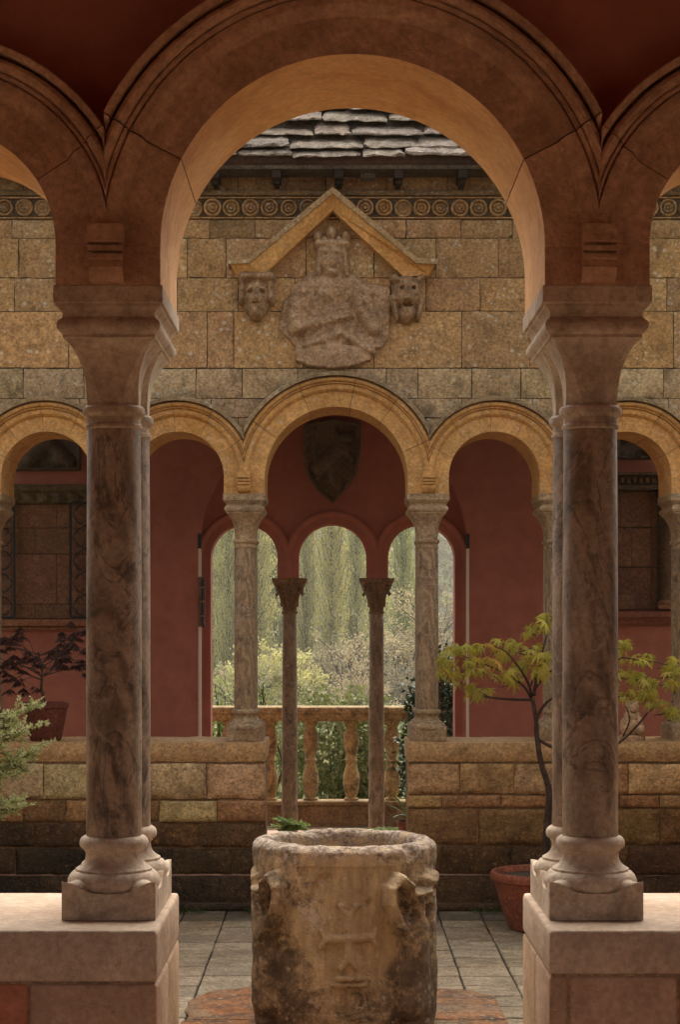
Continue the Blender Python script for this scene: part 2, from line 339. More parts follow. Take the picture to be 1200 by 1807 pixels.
def soup(name, V, Fq, m, parent=None, color=None):
    """fast mesh from numpy arrays: V (n,3), Fq (k,4) or (k,3)"""
    me = bpy.data.meshes.new(name); V = np.asarray(V, dtype=np.float32); Fq = np.asarray(Fq, dtype=np.int32)
    me.vertices.add(len(V)); me.vertices.foreach_set('co', V.ravel())
    k, w = Fq.shape; me.loops.add(k * w); me.loops.foreach_set('vertex_index', Fq.ravel())
    me.polygons.add(k); me.polygons.foreach_set('loop_start', np.arange(0, k * w, w, dtype=np.int32))
    me.materials.append(m); me.update(calc_edges=True); me.validate()
    return me
def col_jit(c=1.0, j=.12, hue=.05):
    v = c * (1 + random.uniform(-j, j))
    return (v * (1 + random.uniform(-hue, hue)), v, v * (1 + random.uniform(-hue, hue) * 1.5))

rng = np.random.default_rng(5)
def rough_block(mb, x0, x1, z0, z1, yf, yb, bulge=.012, edge=.012, nx=7, nz=4, amp=.006, seed=0):
    """a dressed or rubble stone: front grid with rounded edges and uneven face; front faces -Y"""
    vs = []; fs = []
    for j in range(nz + 1):
        for i in range(nx + 1):
            u = i / nx; w = j / nz
            uu = .5 - .5 * math.cos(math.pi * u) if nx > 3 else u; ww = .5 - .5 * math.cos(math.pi * w) if nz > 3 else w
            uu = .5 * u + .5 * uu; ww = .5 * w + .5 * ww
            x = x0 + (x1 - x0) * uu; z = z0 + (z1 - z0) * ww
            nn = mnoise.noise(Vector((x * 9 + seed, z * 9, seed * 1.7))); n2 = mnoise.noise(Vector((x * 23, z * 23 + seed, seed)))
            ed = (i in (0, nx)) or (j in (0, nz))
            y = yf - amp * (nn + .5 * n2)
            if ed:
                y += edge
                jx = mnoise.noise(Vector((z * 14 + seed, x * 3, 5.1))) * edge * .55; jz = mnoise.noise(Vector((x * 14 + seed, z * 3, 9.7))) * edge * .55
                x += jx; z += jz
            else: y -= bulge * math.sin(math.pi * uu) * math.sin(math.pi * ww)
            vs.append((x, y, z))
    n = nx + 1
    for j in range(nz):
        for i in range(nx):
            fs.append((j * n + i, j * n + i + 1, (j + 1) * n + i + 1, (j + 1) * n + i))
    per = list(range(n)) + [(j + 1) * n - 1 for j in range(1, nz + 1)] + [nz * n + i for i in range(nx - 1, -1, -1)] + [j * n for j in range(nz - 1, 0, -1)]
    o = len(vs); vs += [(vs[k][0], yb, vs[k][2]) for k in per]
    for k in range(len(per)):
        a, b = per[k], per[(k + 1) % len(per)]; fs.append((b, a, o + k, o + (k + 1) % len(per)))
    mb.add(vs, fs)

# heightfield relief --------------------------------------------------------
def relief(name, x0, x1, z0, z1, yw, H, m, parent, step, smooth=True, color=None, sgn=-1):
    """H(X,Z) -> height in metres over the wall plane yw (towards the viewer)"""
    nx = int((x1 - x0) / step) + 1; nz = int((z1 - z0) / step) + 1
    xs = np.linspace(x0, x1, nx); zs = np.linspace(z0, z1, nz); X, Z = np.meshgrid(xs, zs)
    h = H(X, Z)
    V = np.stack([X, yw + sgn * h, Z], -1).reshape(-1, 3)
    i = np.arange(nx - 1); j = np.arange(nz - 1); I, J = np.meshgrid(i, j); a = (J * nx + I).ravel()
    hh = h; keep = np.maximum.reduce([hh[:-1, :-1], hh[1:, :-1], hh[:-1, 1:], hh[1:, 1:]]).ravel() > -.01
    Fq = np.stack([a, a + 1, a + nx + 1, a + nx], -1)[keep]
    me = soup(name, V, Fq, m)
    if smooth: me.polygons.foreach_set('use_smooth', [True] * len(me.polygons))
    return link(name, me, parent, color)
def ell(X, Z, cx, cz, rx, rz, h, rot=0, p=.5):
    dx = X - cx; dz = Z - cz; c, s = math.cos(rot), math.sin(rot)
    u = (dx * c + dz * s) / rx; v = (-dx * s + dz * c) / rz
    q = 1 - u * u - v * v
    return h * np.sign(q) * np.abs(np.clip(q, -1, 1)) ** p
def capsule(X, Z, ax, az, bx, bz, r, h, r2=None):
    r2 = r if r2 is None else r2
    dx, dz = bx - ax, bz - az; L = dx * dx + dz * dz
    t = np.clip(((X - ax) * dx + (Z - az) * dz) / L, 0, 1)
    d = np.hypot(X - ax - t * dx, Z - az - t * dz) / (r + (r2 - r) * t)
    q = 1 - d * d
    return h * np.sign(q) * np.sqrt(np.abs(np.clip(q, -1, 1)))
def smax(*hs, k=.012):
    m = np.maximum.reduce(hs); return m + k * np.log(sum(np.exp(np.clip((h - m) / k, -40, 0)) for h in hs))
def npnoise(X, Z, sc, seed, oct=4):
    out = np.zeros_like(X); a = 1.0
    for o in range(oct):
        r = np.random.default_rng(seed + o); g = r.uniform(-1, 1, (64, 64))
        u = X * sc; v = Z * sc; iu = np.floor(u).astype(int); iv = np.floor(v).astype(int); fu = u - iu; fv = v - iv
        fu = fu * fu * (3 - 2 * fu); fv = fv * fv * (3 - 2 * fv)
        G = lambda p, q: g[p % 64, q % 64]
        out += a * ((G(iu, iv) * (1 - fu) + G(iu + 1, iv) * fu) * (1 - fv) + (G(iu, iv + 1) * (1 - fu) + G(iu + 1, iv + 1) * fu) * fv)
        a *= .5; sc *= 2.03
    return out
def inpoly(X, Z, poly):
    r = np.zeros(X.shape, bool); n = len(poly)
    for i in range(n):
        x1, z1 = poly[i]; x2, z2 = poly[(i + 1) % n]
        c = ((z1 > Z) != (z2 > Z)) & (X < (x2 - x1) * (Z - z1) / (z2 - z1 + 1e-12) + x1); r ^= c
    return r
def polydist(X, Z, poly):
    d = np.full(X.shape, 1e9); n = len(poly)
    for i in range(n):
        ax, az = poly[i]; bx, bz = poly[(i + 1) % n]; dx, dz = bx - ax, bz - az
        t = np.clip(((X - ax) * dx + (Z - az) * dz) / (dx * dx + dz * dz + 1e-12), 0, 1)
        d = np.minimum(d, np.hypot(X - ax - t * dx, Z - az - t * dz))
    return d

# ================================================================== SETTING
ZG = .24     # gallery floor
mb = MB(); mb.box(-3.2, 3.3, -1.6, 5.3, ZG - .2, ZG); struct(mb.build('gallery_floor', M['floor']))
mb = MB(); mb.box(-3.2, 3.3, 13.11, 15.9, ZG - .2, ZG); struct(mb.build('gallery_floor', M['floor']))
mb = MB(); mb.box(-8, 8, 15.9, 18.6, -.2, .12); struct(mb.build('terrace', M['paver'], color=(.8, .75, .65)))
for x0, x1 in ((-9, -3.2), (3.3, 9)):
    mb = MB(); mb.box(x0, x1, -4, 5.4, -.1, ZG - .02); struct(mb.build('bounce_slab', M['floor']))  # unseen slabs added outside the gallery ends for neutral bounce light
# terrain: court bedding, bank, meadow and the hill across the valley, as one sheet
def ground_z(x, y):
    if y < 18.5: return -.25
    if y < 60: t = (y - 18.5) / 41.5; return -.25 - 7.5 * (t * t * (3 - 2 * t))
    if y < 230: return -7.75
    t = min(1, (y - 230) / 420); return -7.75 + 95 * t ** 1.15 + 3 * math.sin(x * .02)
ys = [-60, -10, 0, 10, 18, 18.6, 20, 22, 25, 28, 32, 36, 40, 45, 50, 60, 80, 110, 150, 200, 230, 260, 300, 350, 400, 460, 520, 600, 700, 1200]
xs = [-900, -500, -300, -200, -120, -80, -50, -30, -15, -6, 0, 6, 15, 30, 50, 80, 120, 200, 300, 500, 900]
mb = MB(); mb.add([(x, y, ground_z(x, y)) for y in ys for x in xs],
                  [(j * len(xs) + i, j * len(xs) + i + 1, (j + 1) * len(xs) + i + 1, (j + 1) * len(xs) + i) for j in range(len(ys) - 1) for i in range(len(xs) - 1)])
struct(mb.build('ground', M['grass'], smooth=True))

# court paving ---------------------------------------------------------------
court = struct(empty('court_pavement', (0, 9.4, 0)))
mb = MB(); mb.box(-3.2, 3.3, 5.3, 13.3, -.2, -.012)
def local(o, p): o.parent = p; o.matrix_parent_inverse = Matrix.Translation(-p.location); return o
local(mb.build('bedding', M['joint']), court)
T = .285; tilev = []
def paver_mesh(k):
    m2 = MB(); r = random.Random(k); h = T / 2 - .0045; j = lambda: r.uniform(-.003, .003)
    b = .004
    g = h - .003; base = [(-h + j(), -g + j()), (h + j(), -g + j()), (h + j(), g + j()), (-h + j(), g + j())]
    m2.loft([[(x, y, -.05) for x, y in base], [(x, y, -b) for x, y in base], [(x * .97, y * .97, r.uniform(-.001, .002)) for x, y in base]])
    return m2.mesh('paver', M['paver'])
pm = [paver_mesh(k) for k in range(8)]
rest = MB()
for i in range(-12, 11):
    for j in range(0, 27):
        x = .975 + T * (i - 3) + T / 2 ; y = 5.62 + T * j
        if x < -3 or x > 3.1: continue
        if -1.35 < x < 1.6 and 8.45 < y < 13.1:
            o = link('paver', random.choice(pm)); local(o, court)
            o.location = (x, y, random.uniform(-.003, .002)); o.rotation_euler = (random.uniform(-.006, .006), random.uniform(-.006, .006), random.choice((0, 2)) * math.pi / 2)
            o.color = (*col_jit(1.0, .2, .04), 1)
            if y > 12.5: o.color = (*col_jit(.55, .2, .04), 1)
        else: rest.box(x - T / 2 + .004, x + T / 2 - .004, y - T / 2 + .004, y + T / 2 - .004, -.05, random.uniform(-.002, .002))
local(struct(rest.build('paver_field', M['paver']), 'stuff'), court)
# lichened flagstones under the well head
def flag(poly, z, c):
    q = []
    for (ax, ay), (bx, by) in zip(poly, poly[1:] + poly[:1]):
        k = max(1, int(math.hypot(bx - ax, by - ay) / .04))
        for t in range(k):
            x, y = ax + (bx - ax) * t / k, ay + (by - ay) * t / k; w = 0 if min(abs(x - .045), abs(y - 9.365)) < .02 else .03
            q.append((x + w * mnoise.noise(Vector((x * 6, y * 6, 3))), y + w * mnoise.noise(Vector((x * 6, y * 6, 8)))))
    poly = q
    m2 = MB(); cx = sum(p[0] for p in poly) / len(poly); cy = sum(p[1] for p in poly) / len(poly)
    m2.loft([[(x, y, .001) for x, y in poly], [(x, y, z - .006) for x, y in poly], [(cx + (x - cx) * .98, cy + (y - cy) * .98, z) for x, y in poly]])
    return local(m2.build('flagstone', M['rust'], color=c), court)
def rcorner(x0, x1, y0, y1, rc, which):
    pts = []
    for (cx, cy, a0, w) in ((x1, y1, 0, 'ne'), (x0, y1, 90, 'nw'), (x0, y0, 180, 'sw'), (x1, y0, 270, 'se')):
        if w in which:
            sx = -1 if cx == x1 else 1; sy = -1 if cy == y1 else 1
            for t in range(0, 91, 15):
                a = R(a0 + t); rr = rc * (1 + .05 * math.sin(t)); pts.append((cx + sx * rc + rr * math.cos(a), cy + sy * rc + rr * math.sin(a)))
        else: pts.append((cx, cy))
    return pts
flag(rcorner(-.735, .04, 9.37, 10.22, .35, ('nw',)), .014, (1.0, .95, .9))
flag(rcorner(.05, .83, 9.37, 10.2, .35, ('ne',)), .016, (.95, 1, 1.05))
flag(rcorner(-.74, .04, 8.45, 9.36, .3, ('sw',)), .015, (1, .9, .8))
flag(rcorner(.05, .84, 8.45, 9.36, .3, ('se',)), .013, (.9, 1, 1))

# ================================================================== ARCADE PIECES
ZS_MAIN, RI_MAIN, ZS_SIDE, RI_SIDE = 2.949, .517, 2.958, .313
HP = .141                    # half pier
ZW = 1.137                   # parapet top
ZAB = 2.847                  # abacus top
PROFILE = [(0, 0), (.100, 0), (.103, -.004), (.110, -.018), (.118, -.030), (.124, -.034), (.128, -.035), (.149, -.035), (.150, -.026), (.154, -.026), (.156, -.052), (.163, -.052), (.164, -.044), (.166, -.044),
           (.168, -.064), (.175, -.076), (.184, -.079), (.193, -.073), (.199, -.060), (.200, -.032), (.205, -.032), (.206, -.094), (.221, -.098), (.225, -.092), (.225, .03)]
def fine(prof, n=4):
    out = []
    for (a, b), (c, d) in zip(prof[:-1], prof[1:]):
        for k in range(n if abs(c - a) > .006 else 1):
            t = k / (n if abs(c - a) > .006 else 1); out.append((a + (c - a) * t, b + (d - b) * t))
    out.append(prof[-1]); return out
FP = fine(PROFILE, 5)
def clip_ring(sec, cx, zs, a, xl, xr):
    """one cross-section of a swept ring, cut off at the planes xl / xr (points beyond collapse onto the cut)"""
    c, sn = math.cos(a), math.sin(a); rm = (xr - cx) / c if c > 1e-6 else ((xl - cx) / c if c < -1e-6 else 1e9)
    h = len(sec) // 2; out = []
    for half_, rev in ((sec[:h], False), (sec[h:], True)):
        rs = [p[0] for p in half_]; ys_ = [p[1] for p in half_]
        if rev: rs, ys_ = rs[::-1], ys_[::-1]
        for r, y in half_:
            if r > rm: y = float(np.interp(rm, rs, ys_)); r = rm
            out.append((cx + r * c, y, zs + r * sn))
    return out
def arch_piece(cx, zs, ri, yc, half, xl, xr, a0, a1, split=None):
    """voussoir swept from angle a0 to a1 (degrees); clipped at the vertical planes xl, xr"""
    sec = [(ri + dr, -half + p) for dr, p in FP] + [(ri + dr, half - p) for dr, p in reversed(FP)]
    n = max(3, int((a1 - a0) / 3.0)); rings = []
    for k in range(n + 1):
        a = R(a0 + (a1 - a0) * k / n)
        rings.append([(x, yc + y, z) for x, y, z in clip_ring(sec, cx, zs, a, xl, xr)])
    m2 = MB(); m2.loft(rings); return m2
def build_arch(parent, cx, zs, ri, yc, half, xl, xr, cuts, material, gap=.2, name='arch', cj=.07, jc=(1.3, 1.0, .85), soff=None):
    ar = empty(name, (cx, yc, zs)); ar.parent = parent; ar.matrix_parent_inverse = Matrix.Translation(-parent.location)
    for a, b in zip(cuts[:-1], cuts[1:]):
        o = arch_piece(cx, zs, ri, yc, half, xl, xr, a + (gap if a > 0 else 0), b - (gap if b < 180 else 0)).build('voussoir', material, None, smooth=28, color=col_jit(1, cj, .02))
        if soff is not None:      # underside and court faces take the colour with court light painted in
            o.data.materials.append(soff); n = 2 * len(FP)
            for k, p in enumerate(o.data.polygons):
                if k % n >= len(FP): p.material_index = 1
        local2(o, ar)
    # recessed mortar core behind the joints
    m2 = MB(); rings = []
    for k in range(41):
        a = math.pi * k / 40
        rings.append(clip_ring([(ri + .005, yc - half + .005), (ri + .11, yc - half + .005), (ri + .13, yc - half - .025), (ri + .2, yc - half - .025), (ri + .2, yc + half + .025), (ri + .13, yc + half + .025), (ri + .11, yc + half - .005), (ri + .005, yc + half - .005)], cx, zs, a, xl + .002, xr - .002))
    m2.loft(rings); local2(m2.build('joint_mortar', M['mortar'], color=jc), ar)
    return ar
def wloc(o):
    t = Vector((0, 0, 0)); p = o
    while p is not None: t += p.location if not p.matrix_parent_inverse.translation.length else p.location; p = None
    return t
def local2(o, p):
    """parent o (built in world coordinates) to an empty p that stands at p['w']"""
    o.parent = p; o.matrix_parent_inverse = Matrix.Translation(-p.location); return o

def column(parent, cx, yc, smat, cmat, dy=.125, name='column', seg=40):
    """pair of columns on one plinth under one abacus: base, shafts, capitals"""
    c = empty(name, (cx, yc, ZW)); local2(c, parent)
    # plinth with raised corner spurs
    hx, y0, y1 = .1265, yc - dy - .128, yc + dy + .128
    m2 = MB(); n = 40; nx = 22; zt = ZW + .070
    V = []; Fs = []
    for j in range(n + 1):
        for i in range(nx + 1):
            x = -hx + 2 * hx * i / nx; y = y0 + (y1 - y0) * j / n
            d = min(math.hypot(x, y - (yc - dy)), math.hypot(x, y - (yc + dy))) if True else 0
            t = min(1, max(0, (d - .125) / .05)); t = t * t * (3 - 2 * t)
            if abs(y - yc) < dy and abs(x) < .10: t *= .3
            V.append((cx + x, y, zt + .034 * t))
    m = nx + 1
    for j in range(n):
        for i in range(nx): Fs.append((j * m + i, j * m + i + 1, (j + 1) * m + i + 1, (j + 1) * m + i))
    per = list(range(m)) + [(j + 1) * m - 1 for j in range(1, n + 1)] + [n * m + i for i in range(nx - 1, -1, -1)] + [j * m for j in range(n - 1, 0, -1)]
    o = len(V); V += [(V[k][0], V[k][1], ZW + .001) for k in per]
    for k in range(len(per)): Fs.append((per[(k + 1) % len(per)], per[k], o + k, o + (k + 1) % len(per)))
    m2.add(V, Fs); local2(m2.build('plinth', cmat, None, smooth=35), c)
    for s in (-1, 1):
        cy = yc + s * dy
        b = MB(); prof = [(.116, zt - .004), (.1225, zt + .004), (.1275, zt + .016), (.127, zt + .028), (.122, zt + .040), (.113, zt + .049), (.105, zt + .051), (.1055, zt + .057), (.102, zt + .059),
                          (.092, zt + .065), (.083, zt + .074), (.0785, zt + .084), (.0775, zt + .095), (.0785, zt + .103), (.083, zt + .106), (.083, zt + .111), (.089, zt + .113),
                          (.0935, zt + .118), (.0950, zt + .126), (.0935, zt + .135), (.0895, zt + .141), (.083, zt + .1455), (.076, zt + .147), (.07, zt + .147)]
        b.lathe(cx, cy, prof, seg); local2(b.build('base', cmat, None, smooth=40), c)
        # spurs: four leaf-shaped lumps bridging torus and corner
        for ax in (-1, 1):
            for ay in ((-1,) if s < 0 else (1,)):
                sp = MB(); rings = []
                for q in range(9):
                    t = q / 8; dd = .100 + .066 * t; px, py = cx + ax * dd * .7071, cy + ay * dd * .7071
                    hgt = .018 * (1 - t) ** .8 + .036 - .010 * math.sin(math.pi * t); wd = .040 * math.sin(math.pi * (.15 + .8 * t)) ** .6
                    tx, ty = -ay * .7071 * 1, ax * .7071
                    ring = []
                    for w in range(9):
                        a = math.pi * w / 8; ring.append((px + tx * wd * math.cos(a), py + ty * wd * math.cos(a), zt - .004 + hgt * math.sin(a) ** .7))
                    rings.append(ring)
                sp.loft(rings); local2(sp.build('spur', cmat, None, smooth=50), c)
        sh = MB(); pr = []
        z0, z1 = zt + .145, 2.474
        for q in range(15):
            t = q / 14; pr.append((.0765 - .003 * t + .0012 * math.sin(math.pi * t), z0 + (z1 - z0) * t))
        sh.lathe(cx, cy, pr, seg); sf = local2(sh.build('shaft', smat, None, smooth=40), c); sf.color = (*col_jit(1, .08), 1)
        ca = MB()
        ca.lathe(cx, cy, [(.073, 2.470), (.0785, 2.474), (.0785, 2.482), (.0745, 2.486), (.0745, 2.503), (.079, 2.506), (.0845, 2.513), (.0860, 2.521), (.0845, 2.529), (.079, 2.535), (.066, 2.5365)], seg)
        rings = []
        for q in range(17):
            t = q / 16; w = .0705 + (.1225 - .0705) * t ** 3.0; z = 2.535 + (2.712 - 2.535) * t
            ch = w * (.586) * (1 - t) ** 1.1 + .001
            rings.append([(cx + x, cy + y, z) for x, y in ((w, -w + ch), (w, w - ch), (w - ch, w), (-w + ch, w), (-w, w - ch), (-w, -w + ch), (-w + ch, -w), (w - ch, -w))])
        ca.loft(rings); local2(ca.build('capital', cmat, None, smooth=22, color=col_jit(1, .06)), c)
    ab = MB(); rings = []
    pr = [(.118, 2.708), (.1245, 2.709), (.1245, 2.717), (.127, 2.720), (.134, 2.725), (.139, 2.734), (.1395, 2.744), (.135, 2.753), (.128, 2.759), (.1245, 2.765), (.125, 2.775), (.130, 2.784), (.139, 2.790), (.139, 2.797), (.1455, 2.799), (.147, 2.801), (.147, 2.8435), (.1445, ZAB - .001)]
    for w, z in pr:
        d = w - .1225 + .1225 + dy
        rings.append([(cx - w, yc - d, z), (cx + w, yc - d, z), (cx + w, yc + d, z), (cx - w, yc + d, z)])
    ab.loft(rings); local2(ab.build('abacus', cmat, None, smooth=30), c)
    return c
def corbel(parent, cx, yf, sgn, material):
    """stacked-moulding corbel where the arch mouldings die; yf face plane, sgn direction of projection"""
    m2 = MB(); prof = [(.0, 2.852), (.022, 2.853), (.040, 2.868), (.048, 2.886), (.040, 2.903), (.040, 2.906), (.062, 2.907), (.062, 2.919), (.046, 2.921), (.046, 2.926), (.066, 2.928), (.066, 2.940), (.050, 2.943), (.050, 2.948), (.074, 2.950), (.074, 2.996), (.020, 3.000)]
    hw = .0455
    m2.loft([[(cx - hw, yf + sgn * p, z) for p, z in prof] + [(cx - hw, yf - sgn * .02, 3.0), (cx - hw, yf - sgn * .02, 2.852)],
             [(cx + hw, yf + sgn * p, z) for p, z in prof] + [(cx + hw, yf - sgn * .02, 3.0), (cx + hw, yf - sgn * .02, 2.852)]])
    return local2(m2.build('corbel', material, None, smooth=40), parent)

def arches_of(cols):
    out = []
    for i in range(len(cols) - 1):
        cx = (cols[i] + cols[i + 1]) / 2; ri = (cols[i + 1] - cols[i]) / 2 - HP
        main = ri > .42
        out.append((cx, ZS_MAIN if main else ZS_SIDE, ri, cols[i], cols[i + 1], main))
    return out
def hood_z(arches, x, extra=0.0):
    z = -9
    for cx, zs, ri, xl, xr, _ in arches:
        Ro = ri + .225 + extra
        if abs(x - cx) < Ro: z = max(z, zs + math.sqrt(Ro * Ro - (x - cx) ** 2))
    return z
def arcade(name, cols, yc, half, amat, smat, cmat, colname, cutsm, cutss, loc, soff=None):
    root = empty(name, loc)
    arches = arches_of(cols)
    for cx, zs, ri, xl, xr, main in arches:
        build_arch(root, cx, zs, ri, yc, half, xl, xr, cutsm if main else cutss, amat, soff=soff)
    for i, x in enumerate(cols):
        column(root, x, yc, smat, cmat)
        zl = [a[1] for a in arches if abs(a[4] - x) < 1e-6]; zr = [a[1] for a in arches if abs(a[3] - x) < 1e-6]
        zl, zr = (zl or zr)[0], (zr or zl)[0]
        m2 = MB(); m2.prism([(x - HP, ZAB - .001), (x + HP, ZAB - .001), (x + HP, zr - .0005), (x, zr - .0005), (x, zl - .0005), (x - HP, zl - .0005)], yc - half, yc + half); sp_ = local2(m2.build('springer', amat, None, color=col_jit(1, .05, .02)), root)
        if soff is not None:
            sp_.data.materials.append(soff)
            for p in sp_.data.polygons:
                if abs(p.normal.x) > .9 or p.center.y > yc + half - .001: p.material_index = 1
        corbel(root, x, yc - half, -1, amat); corbel(root, x, yc + half, 1, amat)
    return root, arches

# ------------------------------------------------------------------ near arcade (seen from inside its gallery)
YN, HT = 5.43, .27
ncols = [-2.424, -1.518, -.612, .704, 1.610, 2.516]
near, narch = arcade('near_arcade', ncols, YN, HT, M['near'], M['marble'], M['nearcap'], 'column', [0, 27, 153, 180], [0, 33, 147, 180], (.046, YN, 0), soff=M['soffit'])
tag(near, 'large shaded arcade in the foreground on paired brown marble columns', 'arcade')
xs = np.linspace(-3.2, 3.3, 400)
mb = MB(); mb.curtain([(x, max(hood_z(narch, x, -.012), 2.99)) for x in xs], 4.9, YN - HT + .006, YN + HT - .006)
local2(mb.build('plaster_wall', M['plaster']), near)
# jambs closing the ends
mb = MB(); mb.box(-3.2, ncols[0] - HP, YN - HT, YN + HT, ZW, 3.2); local2(mb.build('end_pier', M['plaster']), near)
mb = MB(); mb.box(ncols[-1] + HP, 3.3, YN - HT, YN + HT, ZW, 3.2); local2(mb.build('end_pier', M['plaster']), near)

# near parapets
def chipped_box(m2, x0, x1, y0, y1, z0, z1, b=.010, seed=0, step=.025, capl=True, capr=True):
    n = max(4, int((x1 - x0) / step)); xs_ = [x0 + (x1 - x0) * k / n for k in range(n + 1)]
    if capl: xs_ = [x0, x0 + b * .4, x0 + b] + [x for x in xs_ if x > x0 + b * 1.2]
    if capr: xs_ = [x for x in xs_ if x < x1 - b * 1.2] + [x1 - b, x1 - b * .4, x1]
    rings = []
    for x in xs_:
        inset = 0
        if capl and x < x0 + b: inset = b - math.sqrt(max(0, b * b - (x0 + b - x) ** 2))
        if capr and x > x1 - b: inset = b - math.sqrt(max(0, b * b - (x - x1 + b) ** 2))
        ring = []
        for cy_, cz_, sy, sz in ((y0, z0, 1, 1), (y1, z0, -1, 1), (y1, z1, -1, -1), (y0, z1, 1, -1)):
            nz_ = mnoise.noise(Vector((x * 21 + seed, cy_ * 5, cz_ * 7))); n2 = mnoise.noise(Vector((x * 60 + seed, cy_ * 3, cz_ * 3)))
            bb = b * (1 + .35 * n2) + max(0, nz_ - .38) * .05
            pts_ = [(cy_ + sy * (inset), cz_ + sz * (bb + inset)), (cy_ + sy * (bb * .3 + inset), cz_ + sz * (bb * .3 + inset)), (cy_ + sy * (bb + inset), cz_ + sz * inset)]
            if sy * sz < 0: pts_.reverse()
            ring += [(x, y, z) for y, z in pts_]
        rings.append(ring)
    m2.loft(rings)
def near_parapet(label, xa, xb, inner_right, zj, joints):
    root = empty('parapet_wall', ((xa + xb) / 2, YN, 0)); tag(root, label, 'wall')
    m2 = MB(); inn = xb if inner_right else xa
    ca, cb = (xa, xb)
    chipped_box(m2, ca, cb, 5.006, 5.72, zj + .003, ZW, .009, xa * 3.3)
    local2(m2.build('coping', M['nearcope'], None, smooth=50), root)
    m2 = MB(); m2.box(xa + (0 if inner_right else .006), xb - (.006 if inner_right else 0), 5.0125, 5.714, -.1, zj + .01); local2(m2.build('mortar', M['mortar'], color=(3.4, 3.3, 3.4)), root)
    for r_, (za, zb) in enumerate(((.66, zj), (.3, .655), (-.05, .295))):
        js = joints if r_ != 1 else [j + .22 for j in joints]
        js = [xa] + [j for j in js if xa + .05 < j < xb - .05] + [xb]
        for p, q in zip(js[:-1], js[1:]):
            for (y0, y1) in ((5.0065, 5.36), (5.364, 5.7195)):
                m2 = MB(); chipped_box(m2, p + (.003 if p > xa else 0), q - (.003 if q < xb else 0), y0, y1, za + .004, zb - .003, .007, p * 5 + za)
                redd = r_ == 0 and y0 < 5.1 and ((inner_right and q < -.7) or (not inner_right and p > .8))
                local2(m2.build('stone', M['nearcope'], None, smooth=50, color=tuple(c * k for c, k in zip(col_jit(.95, .10, .04), (.95, .5, .42) if redd else (1.0, .9, .82)))), root)
    return root
near_parapet('shaded stone parapet in the left foreground under the near column', -3.2, -.466, True, 1.0, [-2.6, -2.0, -1.4, -.80])
near_parapet('shaded stone parapet in the right foreground under the near column', .558, 3.3, False, 1.02, [.61, .895, 1.3, 1.9, 2.6])

# gallery shell behind the camera
mb = MB(); mb.box(-3.2, 3.3, -1.6, 5.16 + .0, 4.55, 4.7); struct(mb.build('gallery_ceiling', M['plaster']))
mb = MB(); mb.box(-3.4, 3.5, -1.8, -1.6, 0, 4.7); tag(mb.build('gallery_rear_wall', M['plaster']), 'red plastered rear wall behind the viewer in the near gallery', 'wall')
for x0, lab in ((-3.4, 'left'), (3.3, 'right')):
    mb = MB(); mb.box(x0, x0 + .2, -1.6, 5.15, 2.9, 4.55); mb.box(x0, x0 + .2, 3.2, 5.15, 0, 2.9); mb.box(x0, x0 + .2, -1.6, -.6, 0, 2.9)  # opening made up and sized to let outside light into the gallery
    tag(mb.build('gallery_end_wall', M['plaster']), 'red plastered wall with added light opening at the %s end of the near gallery' % lab, 'wall')
# court side walls: unseen, added and kept low to shape the light
for sx, lab in ((-1, 'left'), (1, 'right')):
    mb = MB(); x0 = -3.4 if sx < 0 else 3.3
    mb.box(x0, x0 + .2, 5.72, 13.1, -.1, 2.3); tag(mb.build('added_court_wall', M['ashlar']), 'unseen low ashlar wall added on the %s side of the court to limit light' % lab, 'wall')

# ================================================================== FAR SIDE
YF = 13.52
fcols = [-2.45, -1.54, -.630, .642, 1.552, 2.462]
far, farch = arcade('far_arcade', fcols, YF, HT, M['gold'], M['marblefar'], M['farcap'], 'column', [0, 22, 52, 79, 112, 146, 180], [0, 30, 62, 94, 128, 155, 180], (.006, YF, 0))
tag(far, 'golden stone arcade across the court with ashlar wall and stone slate roof', 'arcade')
YWALL = 13.272
# grey weathered hood strips over the arches
for cx, zs, ri, xl, xr, main in farch:
    m2 = MB(); rings = []
    t0 = math.acos(min(1, (xr - xl) / 2 / (ri + .2050)))
    for k in range(61):
        a = t0 + (math.pi - 2 * t0) * k / 60
        j = .0025 * mnoise.noise(Vector((k * .7, cx * 9, 0)))
        rings.append([(min(max(cx + r * math.cos(a), xl + .001), xr - .001), y, zs + r * math.sin(a)) for r, y in
                      ((ri + .2045, YF - HT - .05), (ri + .205, YF - HT - .100 + j), (ri + .223 + j, YF - HT - .104), (ri + .233 + j, YF - HT - .085), (ri + .231, YWALL + .02), (ri + .2045, YWALL + .02))])
    m2.loft(rings); local2(m2.build('hood_mould', M['hoodstone'], None, smooth=40), far)
